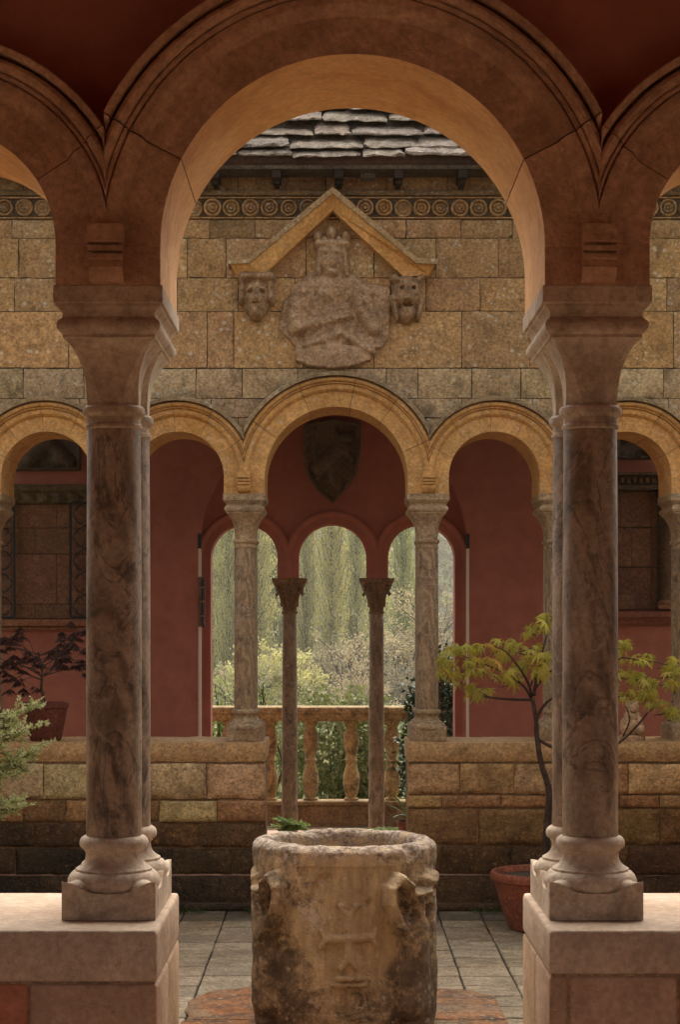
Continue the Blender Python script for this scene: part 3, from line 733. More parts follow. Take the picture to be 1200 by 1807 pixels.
# mortar core
xs = np.linspace(-3.2, 3.3, 500)
mb = MB(); mb.curtain([(x, max(hood_z(farch, x, -.02), 2.95)) for x in xs], 5.06, YWALL + .014, YF + HT - .006)
local2(mb.build('wall_core', M['mortar']), far)
for a, b in ((-3.2, fcols[0] - HP), (fcols[-1] + HP, 3.3)):
    mb = MB(); mb.box(a, b, YF - HT, YF + HT, ZW, 3.2); local2(mb.build('end_pier', M['ashlar']), far)
mb = MB(); mb.box(-3.2, 3.3, YF + HT - .004, YF + HT + .02, 3.45, 5.0); local2(mb.build('inner_plaster', M['plaster']), far)
def wz(py): return PZ(py, YWALL)
def wx(px): return PX(px, YWALL)
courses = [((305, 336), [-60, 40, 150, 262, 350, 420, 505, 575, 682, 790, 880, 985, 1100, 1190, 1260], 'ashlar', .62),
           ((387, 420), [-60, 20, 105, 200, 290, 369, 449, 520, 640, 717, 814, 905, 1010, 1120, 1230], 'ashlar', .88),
           ((420, 490), [-80, 32, 110, 230, 330, 398, 540, 660, 770, 880, 1000, 1120, 1240], 'ashlar', 1.02),
           ((490, 549), [-40, 24, 180, 312, 420, 520, 690, 752, 848, 960, 1060, 1178, 1250], 'ashlar', 1.0),
           ((549, 650), [-70, 120, 220, 365, 412, 535, 660, 815, 935, 1060, 1190, 1300], 'ashlar', 1.08),
           ((650, 703), [-50, 40, 147, 255, 345, 427, 525, 682, 738, 833, 920, 1000, 1080, 1172, 1260], 'ashlar_grey', 1.0),
           ((703, 737), [-50, 20, 60, 140, 238, 300, 372, 470, 715, 815, 940, 1010, 1090, 1180, 1260], 'ashlar_grey', .95),
           ((737, 780), [-40, 90, 180, 238, 330, 420, 445, 590, 720, 752, 800, 900, 985, 1060, 1200], 'ashlar_grey', .9),
           ((780, 845), [-40, 200, 428, 590, 757, 985, 1220], 'ashlar_grey', .9)]
def clipped_stone(x0, x1, z0, z1, m, c, yf):
    n = max(2, int((x1 - x0) / .012)); seg = []; cur = []
    for k in range(n + 1):
        x = x0 + (x1 - x0) * k / n; b = max(z0, hood_z(farch, x, .004))
        if b < z1 - .012: cur.append((x, b))
        else:
            if len(cur) > 2: seg.append(cur)
            cur = []
    if len(cur) > 2: seg.append(cur)
    for s in seg:
        flat = all(abs(b - z0) < 1e-6 for _, b in s)
        m2 = MB()
        if flat: rough_block(m2, s[0][0], s[-1][0], z0, z1, yf, YWALL + .1, .002, .009, 8, 4, .005, seed=x0 * 7 + z0 * 3)
        else: m2.curtain(s, z1, yf + .002, YWALL + .1)
        o = m2.build('ashlar_stone', M[m], None, smooth=60 if flat else 30, color=c); local2(o, far)
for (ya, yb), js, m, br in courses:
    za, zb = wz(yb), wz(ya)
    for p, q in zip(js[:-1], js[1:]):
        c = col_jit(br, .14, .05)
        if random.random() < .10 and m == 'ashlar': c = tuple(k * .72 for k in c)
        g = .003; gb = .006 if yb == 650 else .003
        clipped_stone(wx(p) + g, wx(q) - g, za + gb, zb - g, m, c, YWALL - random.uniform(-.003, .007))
# cornice ledge and rosette frieze
mb = MB(); a, b = -3.2, 3.3
prof = [(.02, 336), (-.018, 337), (-.024, 341), (-.012, 345), (.02, 346)]
mb.loft([[(a, YWALL + p, wz(y)) for p, y in prof], [(b, YWALL + p, wz(y)) for p, y in prof]]); local2(mb.build('cornice', M['hoodstone'], color=(.6, .55, .5)), far)
zf0, zf1 = wz(386), wz(347)
fx = [-3.2, -2.4, -1.75, -1.1, -.45, .2, .55, 1.05, 1.7, 2.4, 3.3]
for p, q in zip(fx[:-1], fx[1:]):
    m2 = MB(); rough_block(m2, p + .002, q - .002, zf0 + .002, zf1 - .002, YWALL + .018, YWALL + .1, 0, .004, 8, 3, .003, p)
    local2(m2.build('frieze_block', M['ashlar'], None, smooth=60, color=col_jit(.82, .08)), far)
    m2 = MB(); m2.box(p + .002, q - .002, YWALL - .008, YWALL + .02, zf0 + .002, zf0 + .010); m2.box(p + .002, q - .002, YWALL - .008, YWALL + .02, zf1 - .012, zf1 - .003); local2(m2.build('frieze_fillet', M['ashlar'], color=(.95, .9, .85)), far)
def rosette(k):
    rr = random.Random(k); m2 = MB()
    prof = [(.062, .012), (.061, -.010), (.056, -.022), (.048, -.022), (.044, -.006), (.042, .010), (.036, .010), (.031, -.010), (.024, -.013), (.019, -.004), (.015, .004), (.011, -.012 - .004 * rr.random()), (.004, -.012)]
    n = 28; rings = []
    for r, y in prof:
        rings.append([((r * (1 + .03 * rr.uniform(-1, 1)) * math.cos(2 * math.pi * j / n)), y + rr.uniform(-.0015, .0015) - (.003 * math.cos(j * (5 + k) * 2 * math.pi / n) if .012 < r < .04 else 0), r * math.sin(2 * math.pi * j / n)) for j in range(n)])
    m2.loft(rings); return m2.mesh('rosette', M['ashlar'], 40)
rm = [rosette(k) for k in range(4)]
x = -2.55
while x < 2.6:
    o = link('rosette', random.choice(rm)); local2(o, far); o.location = (x, YWALL + .002, (zf0 + zf1) / 2 - .002 + random.uniform(-.003, .003)); o.rotation_euler = (0, random.uniform(0, 6), 0)
    s_ = random.uniform(.95, 1.04); o.scale = (s_, 1 if random.random() < .8 else .45, s_); o.color = (*col_jit(.92, .16), 1)
    x += random.choice((.128, .131, .134))
# eaves: soffit board, gutter, brackets
gut = empty('gutter', (0, 13.0, 5.0)); tag(gut, 'dark gutter on iron brackets under the slate eaves', 'gutter')
m2 = MB(); prof = []
for k in range(9):
    a = math.pi + math.pi * k / 8; prof.append((13.06 + .062 * math.cos(a), PZ(283, 13.06) + .055 * math.sin(a)))
prof += [(13.122, PZ(277, 13.06)), (12.998, PZ(277, 13.06))]
m2.loft([[(-3.2, y, z) for y, z in prof], [(3.3, y, z) for y, z in prof]]); local2(m2.build('trough', M['wood'], smooth=30, color=(1.6, 1.3, 1.2)), gut)
for px in (50, 160, 270, 379, 488, 598, 703, 816, 925, 1035, 1145):
    m2 = MB(); xx = PX(px, 13.1); m2.box(xx - .03, xx + .03, 13.03, 13.27, PZ(318, 13.1), PZ(303, 13.1), .004); m2.box(xx - .018, xx + .018, 13.1, 13.27, PZ(324, 13.1), PZ(318, 13.1))
    local2(m2.build('bracket', M['wood']), gut)
mb = MB(); mb.box(-3.2, 3.3, 13.13, 13.27, PZ(290, 13.15), PZ(276, 13.15)); local2(mb.build('fascia', M['wood']), gut)
jb = empty('junction_box', (PX(649, 13.2), 13.2, PZ(305, 13.2))); tag(jb, 'small grey electrical box fixed under the gutter', 'electrical box')
m2 = MB(); xx = PX(649, 13.16); m2.box(xx - .05, xx + .05, 13.16, 13.268, PZ(314, 13.16), PZ(297, 13.16), .006); local2(m2.build('box_body', M['boxgrey']), jb)
m2 = MB()
for s_ in (-.014, .014): m2.lathe(0, 0, [(.009, 0), (.009, .003), (.006, .0035)], 12)
m2 = MB(); zz = PZ(305, 13.16)
for s_ in (-.014, .014): m2.add([(xx + s_ + .009 * math.cos(k * .5236), 13.1585, zz + .009 * math.sin(k * .5236)) for k in range(12)], [tuple(range(12))])
local2(m2.build('socket', M['white']), jb)
# roof
roof = empty('roof', (0, 13.0, 5.1)); local2(roof, far)
def slate(w, k):
    rr = random.Random(k); m2 = MB(); nx, ny = 9, 5; L = .30; th = rr.uniform(.022, .036)
    top = []; bot = []
    for j in range(ny + 1):
        for i in range(nx + 1):
            u = i / nx; v = j / ny
            x = (u - .5) * w + (rr.uniform(-.012, .012) if i in (0, nx) else 0); y = v * L + (rr.uniform(-.018, .012) if j == 0 else 0)
            e = 0.012 if (i in (0, nx) or j == 0) else 0
            top.append((x, y, th - e * rr.uniform(.3, 1.6) + .008 * mnoise.noise(Vector((x * 14, y * 14, k))))); bot.append((x + rr.uniform(-.006, .006), y + (rr.uniform(0, .02) if j == 0 else 0), rr.uniform(0, .006)))
    n = nx + 1; N = len(top); fs = []
    for j in range(ny):
        for i in range(nx):
            a = j * n + i; fs.append((a, a + 1, a + n + 1, a + n)); fs.append((N + a + n, N + a + n + 1, N + a + 1, N + a))
    # ragged front edge: two extra rows
    mid = len(top) * 2; fr = [(top[i][0] + rr.uniform(-.004, .004), top[i][1] - rr.uniform(-.006, .016), top[i][2] * .5) for i in range(n)]
    for i in range(nx): fs.append((i + 1, i, mid + i, mid + i + 1)); fs.append((mid + i + 1, mid + i, N + i, N + i + 1))
    for j in range(ny):
        a = j * n; fs.append((a, a + n, N + a + n, N + a)); b_ = j * n + nx; fs.append((b_ + n, b_, N + b_, N + b_ + n))
    m2.add(top + bot + fr, fs); return m2.mesh('slate', M['slate'], False)
PITCH = R(50)
y, z = 12.97, PZ(277, 12.97) + .002
row = 0
for row in range(7):
    x = -2.7 + random.uniform(0, .3)
    dd = (.0 if row == 0 else .10 + .0) * 1
    while x < 2.8:
        w = random.uniform(.26, .52); o = link('slate', slate(w - .012, row * 100 + int(x * 50))); o.parent = roof; o.matrix_parent_inverse = Matrix.Translation(-roof.location)
        o.location = (x + w / 2, y + random.uniform(-.012, .012), z + random.uniform(-.006, .006)); o.rotation_euler = (PITCH - R(24) + random.uniform(-.05, .05), random.uniform(-.025, .025), random.uniform(-.03, .03))
        o.color = (*col_jit(1, .22, .04), 1); x += w
    st = (.085 if row == 0 else .165 - .006 * row); y += st * math.cos(PITCH); z += st * math.sin(PITCH)
mb = MB(); y0, z0 = 13.02, PZ(277, 13.02) - .03; mb.add([(-3.3, y0, z0), (3.4, y0, z0), (3.4, y0 + 1.7, z0 + 1.7 * math.tan(PITCH)), (-3.3, y0 + 1.7, z0 + 1.7 * math.tan(PITCH)),
     (-3.3, y0, z0 - .05), (3.4, y0, z0 - .05), (3.4, y0 + 3.0, z0 - .05), (-3.3, y0 + 3.0, z0 - .05)], [(0, 1, 2, 3), (7, 6, 5, 4), (0, 4, 5, 1), (3, 2, 6, 7), (0, 3, 7, 4), (1, 5, 6, 2)])
local2(mb.build('roof_boarding', M['slate'], color=(.35, .33, .3)), roof)

# ------------------------------------------------------------------ far parapets
def far_parapet(label, xa, xb, rows, base_dark, seed):
    root = empty('parapet_wall', ((xa + xb) / 2, 13.4, 0)); tag(root, label, 'wall'); rr = random.Random(seed); Y = 13.1
    zc0 = PZ(1345, Y)
    m2 = MB(); rough_block(m2, xa, xb, zc0 + .003, ZW - .002, Y, 13.82, .002, .012, 30, 3, .003, seed)
    local2(m2.build('coping', M['coping'], None, smooth=60), root)
    m2 = MB(); m2.box(xa + .012, xb - .012, Y + .018, 13.80, -.02, zc0 + .01); local2(m2.build('mortar', M['mortar'], color=(2.0, 1.8, 1.6)), root)
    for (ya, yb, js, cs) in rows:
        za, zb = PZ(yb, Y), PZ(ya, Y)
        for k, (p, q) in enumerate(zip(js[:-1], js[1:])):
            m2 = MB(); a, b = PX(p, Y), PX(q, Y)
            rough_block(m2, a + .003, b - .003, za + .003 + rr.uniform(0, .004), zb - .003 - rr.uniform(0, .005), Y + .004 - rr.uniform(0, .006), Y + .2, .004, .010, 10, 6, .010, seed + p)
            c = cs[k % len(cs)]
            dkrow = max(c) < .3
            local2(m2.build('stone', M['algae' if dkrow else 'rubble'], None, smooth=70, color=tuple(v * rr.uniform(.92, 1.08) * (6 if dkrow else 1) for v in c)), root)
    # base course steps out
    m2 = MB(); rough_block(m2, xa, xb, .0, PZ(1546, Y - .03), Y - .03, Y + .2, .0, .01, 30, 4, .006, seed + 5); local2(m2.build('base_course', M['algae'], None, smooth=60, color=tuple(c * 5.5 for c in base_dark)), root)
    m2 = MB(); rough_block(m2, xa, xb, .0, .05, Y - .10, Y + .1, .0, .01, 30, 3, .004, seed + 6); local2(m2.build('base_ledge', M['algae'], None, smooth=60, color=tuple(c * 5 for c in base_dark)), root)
    # end facing of the opening
    return root
L1 = (1.05, 1.05, 1.0); Dk = (.12, .115, .105); Md = (.62, .55, .5); Lt = (1.25, 1.35, 1.35)
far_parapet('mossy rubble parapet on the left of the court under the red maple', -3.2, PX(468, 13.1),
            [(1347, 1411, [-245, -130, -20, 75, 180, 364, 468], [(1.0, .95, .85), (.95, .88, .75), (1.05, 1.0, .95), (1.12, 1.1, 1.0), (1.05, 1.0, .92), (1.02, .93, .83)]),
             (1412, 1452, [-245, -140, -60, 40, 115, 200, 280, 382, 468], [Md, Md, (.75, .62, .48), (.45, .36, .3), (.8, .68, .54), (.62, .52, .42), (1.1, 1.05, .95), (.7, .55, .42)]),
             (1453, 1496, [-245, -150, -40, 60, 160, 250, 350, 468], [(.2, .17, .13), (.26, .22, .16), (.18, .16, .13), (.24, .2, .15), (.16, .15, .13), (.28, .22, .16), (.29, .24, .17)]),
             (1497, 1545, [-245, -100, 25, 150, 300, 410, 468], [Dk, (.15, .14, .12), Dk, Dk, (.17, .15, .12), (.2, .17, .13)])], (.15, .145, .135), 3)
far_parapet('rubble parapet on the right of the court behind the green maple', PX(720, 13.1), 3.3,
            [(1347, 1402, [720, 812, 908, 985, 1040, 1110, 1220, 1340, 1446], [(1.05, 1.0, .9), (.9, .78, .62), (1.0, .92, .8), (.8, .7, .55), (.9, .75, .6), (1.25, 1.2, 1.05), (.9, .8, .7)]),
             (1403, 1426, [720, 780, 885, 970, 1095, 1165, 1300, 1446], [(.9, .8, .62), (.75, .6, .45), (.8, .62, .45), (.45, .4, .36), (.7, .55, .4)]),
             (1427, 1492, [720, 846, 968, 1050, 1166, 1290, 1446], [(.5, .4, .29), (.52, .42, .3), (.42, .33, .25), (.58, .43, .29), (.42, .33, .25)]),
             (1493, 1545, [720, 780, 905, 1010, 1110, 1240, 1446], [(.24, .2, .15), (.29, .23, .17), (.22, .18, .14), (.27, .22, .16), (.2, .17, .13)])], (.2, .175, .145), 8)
# step in the opening
mb = MB(); rough_block(mb, PX(470, 13), PX(718, 13), .0, .15, 12.75, 13.2, 0, .012, 12, 3, .004, 2); tag(mb.build('stone_step', M['rubble'], smooth=60, color=(.8, .75, .7)), 'worn stone step in the opening behind the well head', 'step')

# ------------------------------------------------------------------ far gallery: window wall, ceiling
gw = empty('window_wall', (0, 15.5, ZG)); tag(gw, 'red plastered gallery wall pierced by a triple arched opening', 'wall')
YA, YB = 15.30, 15.50
ecx, er, ezs = PX(589, YA), 237 * YA / F, PZ(965, YA)
def ez(x): return ezs + math.sqrt(max(0, er * er - (x - ecx) ** 2))
pts = [(-3.2, ZG), (ecx - er, ZG)] + [(ecx - er * math.cos(math.pi * k / 60), ezs + er * math.sin(math.pi * k / 60)) for k in range(61)] + [(ecx + er, ZG), (3.3, ZG)]
mb = MB(); mb.curtain(pts, 4.6, YA, YB + .02); local2(mb.build('outer_plaster', M['plaster']), gw)
wins = [(PX(430.5, YB), 59.5 * YB / F), (PX(587, YB), 60 * YB / F), (PX(744, YB), 59.3 * YB / F)]
wzs = PZ(985, YB); zcapw = PZ(1020, YB)
pts = [(-1.35, ZG), (wins[0][0] - wins[0][1], ZG)]
for k_, (c, r_) in enumerate(wins):
    pts += [(c - r_, zcapw)] if k_ > 0 else []
    pts += [(c - r_ * math.cos(math.pi * k / 40), wzs + r_ * math.sin(math.pi * k / 40)) for k in range(41)]
    if k_ < 2: pts += [(c + r_, zcapw)]
pts += [(wins[2][0] + wins[2][1], ZG), (1.35, ZG)]
mb = MB(); mb.curtain(pts, 4.6, YB, YB + .26); local2(mb.build('tympanum', M['plaster']), gw)
for c, r_ in wins:
    m2 = MB(); rings = []
    i_ = [w[0] for w in wins].index(c)
    xl = c - r_ - .5 if i_ == 0 else (wins[i_ - 1][0] + wins[i_ - 1][1] + c - r_) / 2
    xr = c + r_ + .5 if i_ == 2 else (wins[i_ + 1][0] - wins[i_ + 1][1] + c + r_) / 2
    sec = [(r_ - .002, .01), (r_ - .002, -.012), (r_ + .055, -.012), (r_ + .062, -.02), (r_ + .075, -.034), (r_ + .09, -.040), (r_ + .104, -.034), (r_ + .112, -.02), (r_ + .112, .01)]
    def ring(a, dz=0):
        return [(x, YB + y, z + dz) for x, y, z in clip_ring(sec + [(r_ + .112, .012), (r_ - .002, .012)], c, wzs, a, xl, xr)][:len(sec)] if False else [(x, YB + y, z + dz) for x, y, z in clip_ring(sec + [(r, .02) for r, y in reversed(sec)], c, wzs, a, xl, xr)]
    lo = zcapw - wzs
    rings = [ring(0, lo if i_ < 2 else ZG - wzs)] + [ring(math.pi * k / 48) for k in range(49)] + [ring(math.pi, lo if i_ > 0 else ZG - wzs)]
    m2.loft(rings); local2(m2.build('arch_moulding', M['plaster'], None, smooth=35, color=(1, 1, 1)), gw)
# pale strips painted in for the bright glint along the outer recess edges
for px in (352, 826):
    m2 = MB(); x = PX(px, YA - .01); m2.box(x - .011, x + .011, YA - .012, YA + .03, ZG, PZ(968, YA), .003); local2(m2.build('edge_glint_strip', M['pale']), gw)
    m2 = MB(); m2.box(x - .014, x + .012, YA - .02, YA + .02, PZ(968, YA) + .001, PZ(942, YA), .003); local2(m2.build('pintle', M['iron']), gw)
# window columns
def wincol(cx, lab):
    c = empty('window_column', (cx, 15.62, ZG)); tag(c, lab, 'column'); Y = 15.62
    m2 = MB(); pr = []; z0, z1 = ZG + .02, PZ(1082, Y)
    for q in range(13):
        t = q / 12; pr.append((.067 - .009 * t, z0 + (z1 - z0) * t))
    m2.lathe(cx, Y, pr, 28); local2(m2.build('shaft', M['marblewin'], None, smooth=40), c)
    m2 = MB(); m2.lathe(cx, Y, [(.08, ZG), (.08, ZG + .015), (.074, ZG + .02), (.06, ZG + .025)], 28)
    local2(m2.build('base', M['farcap'], None, smooth=40, color=(.7, .65, .6)), c)
    m2 = MB(); zt = zcapw
    m2.lathe(cx, Y, [(.056, z1 - .01), (.066, z1), (.066, z1 + .012), (.058, z1 + .018), (.060, z1 + .06), (.068, z1 + .10), (.085, z1 + .15), (.115, z1 + .20), (.13, zt - .05)], 28)
    for a in range(8):
        an = a * math.pi / 4; d = Vector((math.cos(an), math.sin(an), 0)); big = a % 2 == 1
        rr, zz = (.118, zt - .085) if big else (.085, zt - .125)
        p0 = Vector((cx, Y, z1 + .05)) + d * .055
        m2.tube([p0, Vector((cx, Y, zz - .04)) + d * (rr - .03), Vector((cx, Y, zz + .012)) + d * (rr - .008), Vector((cx, Y, zz + .016)) + d * (rr + .012), Vector((cx, Y, zz - .006)) + d * (rr + .024), Vector((cx, Y, zz - .018)) + d * (rr + .012)], [.018, .022, .02, .018, .016, .010], 8)
    bl = local2(m2.build('capital', M['farcap'], None, smooth=50, color=(.5, .42, .36)), c)
    m2 = MB(); rings = []
    for w, z in ((.115, zt - .055), (.128, zt - .045), (.138, zt - .03), (.138, zt - .018), (.142, zt - .016), (.142, zt - .001)):
        rings.append([(cx - w, Y - w, z), (cx, Y - w * .86, z), (cx + w, Y - w, z), (cx + w * .86, Y, z), (cx + w, Y + w, z), (cx, Y + w * .86, z), (cx - w, Y + w, z), (cx - w * .86, Y, z)])
    m2.loft(rings); local2(m2.build('abacus', M['farcap'], None, smooth=30, color=(.6, .5, .43)), c)
    return c
wincol(PX(511, 15.62), 'slim dark marble column left of the middle garden opening')
wincol(PX(664.5, 15.62), 'slim dark marble column right of the middle garden opening')
mb = MB(); mb.box(-3.2, 3.3, 13.8, 15.5, 4.45, 4.6); struct(mb.build('gallery_ceiling', M['plaster']))

# shield on the tympanum
sh = [(535, 752), (545, 748), (585, 740), (627, 746), (636, 748), (635, 800), (630, 830), (615, 860), (587, 888), (560, 866), (541, 835), (536, 800)]
sp = [(PX(a, YB), PZ(b, YB)) for a, b in sh]
def Hs(X, Z):
    m_ = inpoly(X, Z, sp); d = polydist(X, Z, sp); U = (X - PX(587, YB)) * F / YB; Vv = -(Z - PZ(815, YB)) * F / YB
    body = smax(capsule(U, Vv, -25, 10, 18, -25, 13, .03), capsule(U, Vv, -22, 5, -30, 30, 7, .022), capsule(U, Vv, -8, 5, 2, 32, 7, .022), capsule(U, Vv, 15, -20, 34, -5, 6, .022), capsule(U, Vv, 18, -30, 5, -48, 7, .02), ell(U, Vv, 22, -42, 13, 10, .032), capsule(U, Vv, -28, 0, -36, -38, 5, .02), capsule(U, Vv, 0, 32, 14, 44, 6, .02), k=.006)
    h = np.where(d < .02, .075, .038) + np.clip(body, 0, 1) * 1.8 + .006 * npnoise(X, Z, 26, 4)
    return np.where(m_, h, -.03)
so = relief('heraldic_shield', PX(530, YB), PX(640, YB), PZ(892, YB), PZ(736, YB), YB, Hs, M['shield'], None, .0075)
tag(so, 'dark weathered carved stone shield with a beast on the red wall above the middle arch', 'shield')

# bolt on the left reveal
bo = empty('door_bolt', (PX(356, YA), YA, PZ(1108, YA))); tag(bo, 'long old metal bolt on the left reveal of the garden opening', 'bolt')
m2 = MB(); m2.box(PX(350, YA), PX(362, YA), YA - .045, YA - .014, PZ(1106, YA), PZ(1018, YA), .004); local2(m2.build('back_plate', M['bolt']), bo)
m2 = MB(); m2.tube([(PX(358, YA), YA - .06, PZ(1022, YA)), (PX(358, YA), YA - .06, PZ(1096, YA)), (PX(361, YA), YA - .075, PZ(1106, YA))], .010, 8); local2(m2.build('bar', M['iron']), bo)
m2 = MB()
for py in (1035, 1060, 1085): m2.box(PX(353, YA), PX(363, YA), YA - .078, YA - .045, PZ(py + 4, YA), PZ(py, YA), .003)
local2(m2.build('staples', M['bolt']), bo)

# ------------------------------------------------------------------ niche furniture at the far left: stone panels, frieze beam, gates
def WX(p): return PX(p, YA)
def WZ(p): return PZ(p, YA)
lp = empty('stone_panelling', (WX(75), YA, WZ(1095))); tag(lp, 'brown stone panelling under a carved beam at far left', 'panelling')
rowz = [890, 932, 978, 1066, 1092]
for r_ in range(4):
    js = [-60, 20, 62 if r_ % 2 else 100, 150, 215]
    for p, q in zip(js[:-1], js[1:]):
        m2 = MB(); m2.box(WX(p) + .002, WX(q) - .002, YA - .02, YA + .01, WZ(rowz[r_ + 1]) + .002, WZ(rowz[r_]) - .002, .003); local2(m2.build('panel', M['panel'], None, color=col_jit(1, .08)), lp)
m2 = MB(); m2.box(WX(-60), WX(215), YA - .008, YA + .01, WZ(1092), WZ(890)); local2(m2.build('panel_backing', M['mortar']), lp)
m2 = MB(); m2.box(WX(-65), WX(220), YA - .09, YA + .01, WZ(1105), WZ(1093), .006); m2.box(WX(-60), WX(215), YA - .05, YA + .01, WZ(1112), WZ(1105) - .001, .004); local2(m2.build('sill', M['panel'], color=(1.3, 1.1, 1)), lp)
def Hb(X, Z):
    t = (Z - WZ(889)) / (WZ(856) - WZ(889))
    lv = np.abs(np.sin(X * 26 + 1.3 * np.sin(Z * 40))) * .022 * (t < .55) * (t > .06)
    return np.where((t > 0) & (t < 1), .045 + .03 * (t > .62) + lv + .006 * npnoise(X, Z, 24, 9), -.03)
relief('carved_beam', WX(-60), WX(215), WZ(891), WZ(854), YA, Hb, M['darkstone'], None, .011).name = 'carved_beam'
cb = bpy.data.objects['carved_beam']; cb.color = (1.3, 1.4, 1.1, 1); local2(cb, lp)
rp = [(WX(24), WZ(832)), (WX(142), WZ(832)), (WX(142), WZ(760)), (WX(24), WZ(760))]
def Hr(X, Z):
    m_ = inpoly(X, Z, rp); d = polydist(X, Z, rp); U = (X - WX(83)) * F / YA; Vv = -(Z - WZ(800)) * F / YA
    b_ = smax(capsule(U, Vv, -40, 20, 0, -20, 14, .045), capsule(U, Vv, 5, -15, 40, 15, 12, .04), ell(U, Vv, 22, 10, 15, 14, .04), capsule(U, Vv, -20, -20, -45, -5, 8, .03), k=.01)
    return np.where(m_, np.where(d < .022, .055, .02 + np.clip(b_, 0, 1) + .008 * npnoise(X, Z, 20, 3)), -.03)
tag(relief('carved_panel', WX(20), WX(146), WZ(835), WZ(757), YA, Hr, M['darkstone'], None, .011), 'dark carved relief panel above the beam at far left', 'relief')
def gate(x0, x1, lab):
    g = empty('iron_gate', ((x0 + x1) / 2, YA - .08, WZ(1092))); tag(g, lab, 'gate', None); y = YA - .075; z0, z1 = WZ(1090), WZ(889)
    m2 = MB()
    for x in (x0, x1): m2.box(x - .009, x + .009, y - .009, y + .009, z0, z1)
    for z in (z0, z1): m2.box(x0 + .01, x1 - .01, y - .008, y + .008, z - .009, z + .009)
    local2(m2.build('frame', M['iron']), g)
    n = 5; H = (z1 - z0) / n; xm = (x0 + x1) / 2; hw = (x1 - x0) / 2 - .012
    for k in range(n):
        zc = z0 + H * (k + .5)
        m2 = MB()
        for s_ in (-1, 1):
            m2.tube([(xm + s_ * (hw * .12 + hw * .8 * math.sin(math.pi * t / 12)), y, zc - H / 2 + H * t / 12) for t in range(13)], .0042, 5)
            for v in (-1, 1):
                sc_ = []
                for t in range(14):
                    a = t / 13 * 4.2; r_ = hw * .36 * (1 - .055 * t)
                    sc_.append((xm + s_ * (hw * .52 - r_ * math.cos(a)), y, zc + v * (H * .24 + r_ * math.sin(a) * .9)))
                m2.tube(sc_, .0036, 5)
        m2.box(xm - .012, xm + .012, y - .006, y + .006, zc - H / 2 - .006, zc - H / 2 + .01)
        local2(m2.build('scrollwork', M['iron'], None, smooth=60), g)
    return g
gate(WX(-28), WX(27), 'black wrought iron scroll gate at the left edge beside the stone panelling')
gate(WX(126), WX(180), 'black wrought iron scroll gate partly hidden behind the left near column')

# right niche: panel, pilaster, entablature, sill
rn = empty('wall_niche', (WX(1140), YA, WZ(1100))); tag(rn, 'brown stone wall niche with small column and moulded sill at far right', 'niche')
for k, (ya, yb) in enumerate(((868, 930), (932, 1000), (1002, 1075))):
    js = [1040, 1095 + 20 * (k % 2), 1150, 1160]
    for p, q in zip(js[:-1], js[1:]):
        m2 = MB(); m2.box(WX(p) + .002, WX(q) - .002, YA - .02, YA + .01, WZ(yb), WZ(ya), .003); local2(m2.build('panel', M['panel'], None, color=col_jit(.85, .08)), rn)
m2 = MB(); m2.box(WX(1040), WX(1182), YA - .006, YA + .01, WZ(1076), WZ(866)); local2(m2.build('backing', M['mortar']), rn)
m2 = MB(); cx = WX(1174); Yp = YA - .09
m2.lathe(cx, Yp, [(.052, WZ(1060)), (.05, WZ(980)), (.046, WZ(898))], 24); local2(m2.build('small_shaft', M['darkstone'], smooth=40, color=(1.2, 1, .8)), rn)
m2 = MB(); m2.box(cx - .075, cx + .075, Yp - .075, Yp + .085, WZ(1075), WZ(1068)); m2.lathe(cx, Yp, [(.07, WZ(1068)), (.073, WZ(1065)), (.06, WZ(1061)), (.053, WZ(1059))], 24); local2(m2.build('small_base', M['panel'], smooth=40, color=(1.2, 1.1, 1)), rn)
m2 = MB(); m2.lathe(cx, Yp, [(.047, WZ(898)), (.056, WZ(895)), (.05, WZ(891)), (.06, WZ(880)), (.078, WZ(868))], 24)
for a in range(8):
    an = a * math.pi / 4; m2.tube([(cx + .05 * math.cos(an), Yp + .05 * math.sin(an), WZ(892)), (cx + .062 * math.cos(an), Yp + .062 * math.sin(an), WZ(880)), (cx + .088 * math.cos(an), Yp + .088 * math.sin(an), WZ(873)), (cx + .09 * math.cos(an), Yp + .09 * math.sin(an), WZ(878))], [.012, .016, .014, .008], 6)
local2(m2.build('small_capital', M['darkstone'], smooth=50, color=(.9, .85, .8)), rn)
m2 = MB(); m2.box(WX(1030), WX(1192), YA - .16, YA + .01, WZ(866), WZ(858), .004); m2.box(WX(1034), WX(1188), YA - .13, YA + .01, WZ(857), WZ(842)); m2.box(WX(1026), WX(1196), YA - .19, YA + .01, WZ(841), WZ(836), .004); local2(m2.build('entablature', M['darkstone'], color=(1.3, 1.2, 1)), rn)
for k in range(14):
    m2 = MB(); x = WX(1036 + 11 * k); m2.box(x, x + .028, YA - .152, YA - .12, WZ(855), WZ(845), .004); local2(m2.build('dentil', M['darkstone'], color=(1.4, 1.2, 1)), rn)
m2 = MB(); prof = [(0, 1104), (.05, 1103), (.08, 1098), (.10, 1091), (.15, 1089), (.15, 1079), (0, 1077)]
m2.loft([[(WX(1025), YA - p + .005, WZ(y)) for p, y in prof], [(WX(1192), YA - p + .005, WZ(y)) for p, y in prof]]); local2(m2.build('sill', M['terra'], color=(.75, .8, .9)), rn)
m2 = MB(); m2.box(WX(1088), WX(1118), YA - .10, YA - .02, WZ(1076) , WZ(1050), .005); local2(m2.build('block', M['panel'], color=(.9, .9, .9)), rn)
rp2 = [(WX(1085), WZ(812)), (WX(1150), WZ(812)), (WX(1150), WZ(764)), (WX(1085), WZ(764))]
def Hr2(X, Z):
    m_ = inpoly(X, Z, rp2); d = polydist(X, Z, rp2)
    return np.where(m_, np.where(d < .03, .05, .02) + .02 * npnoise(X, Z, 12, 31), -.03)
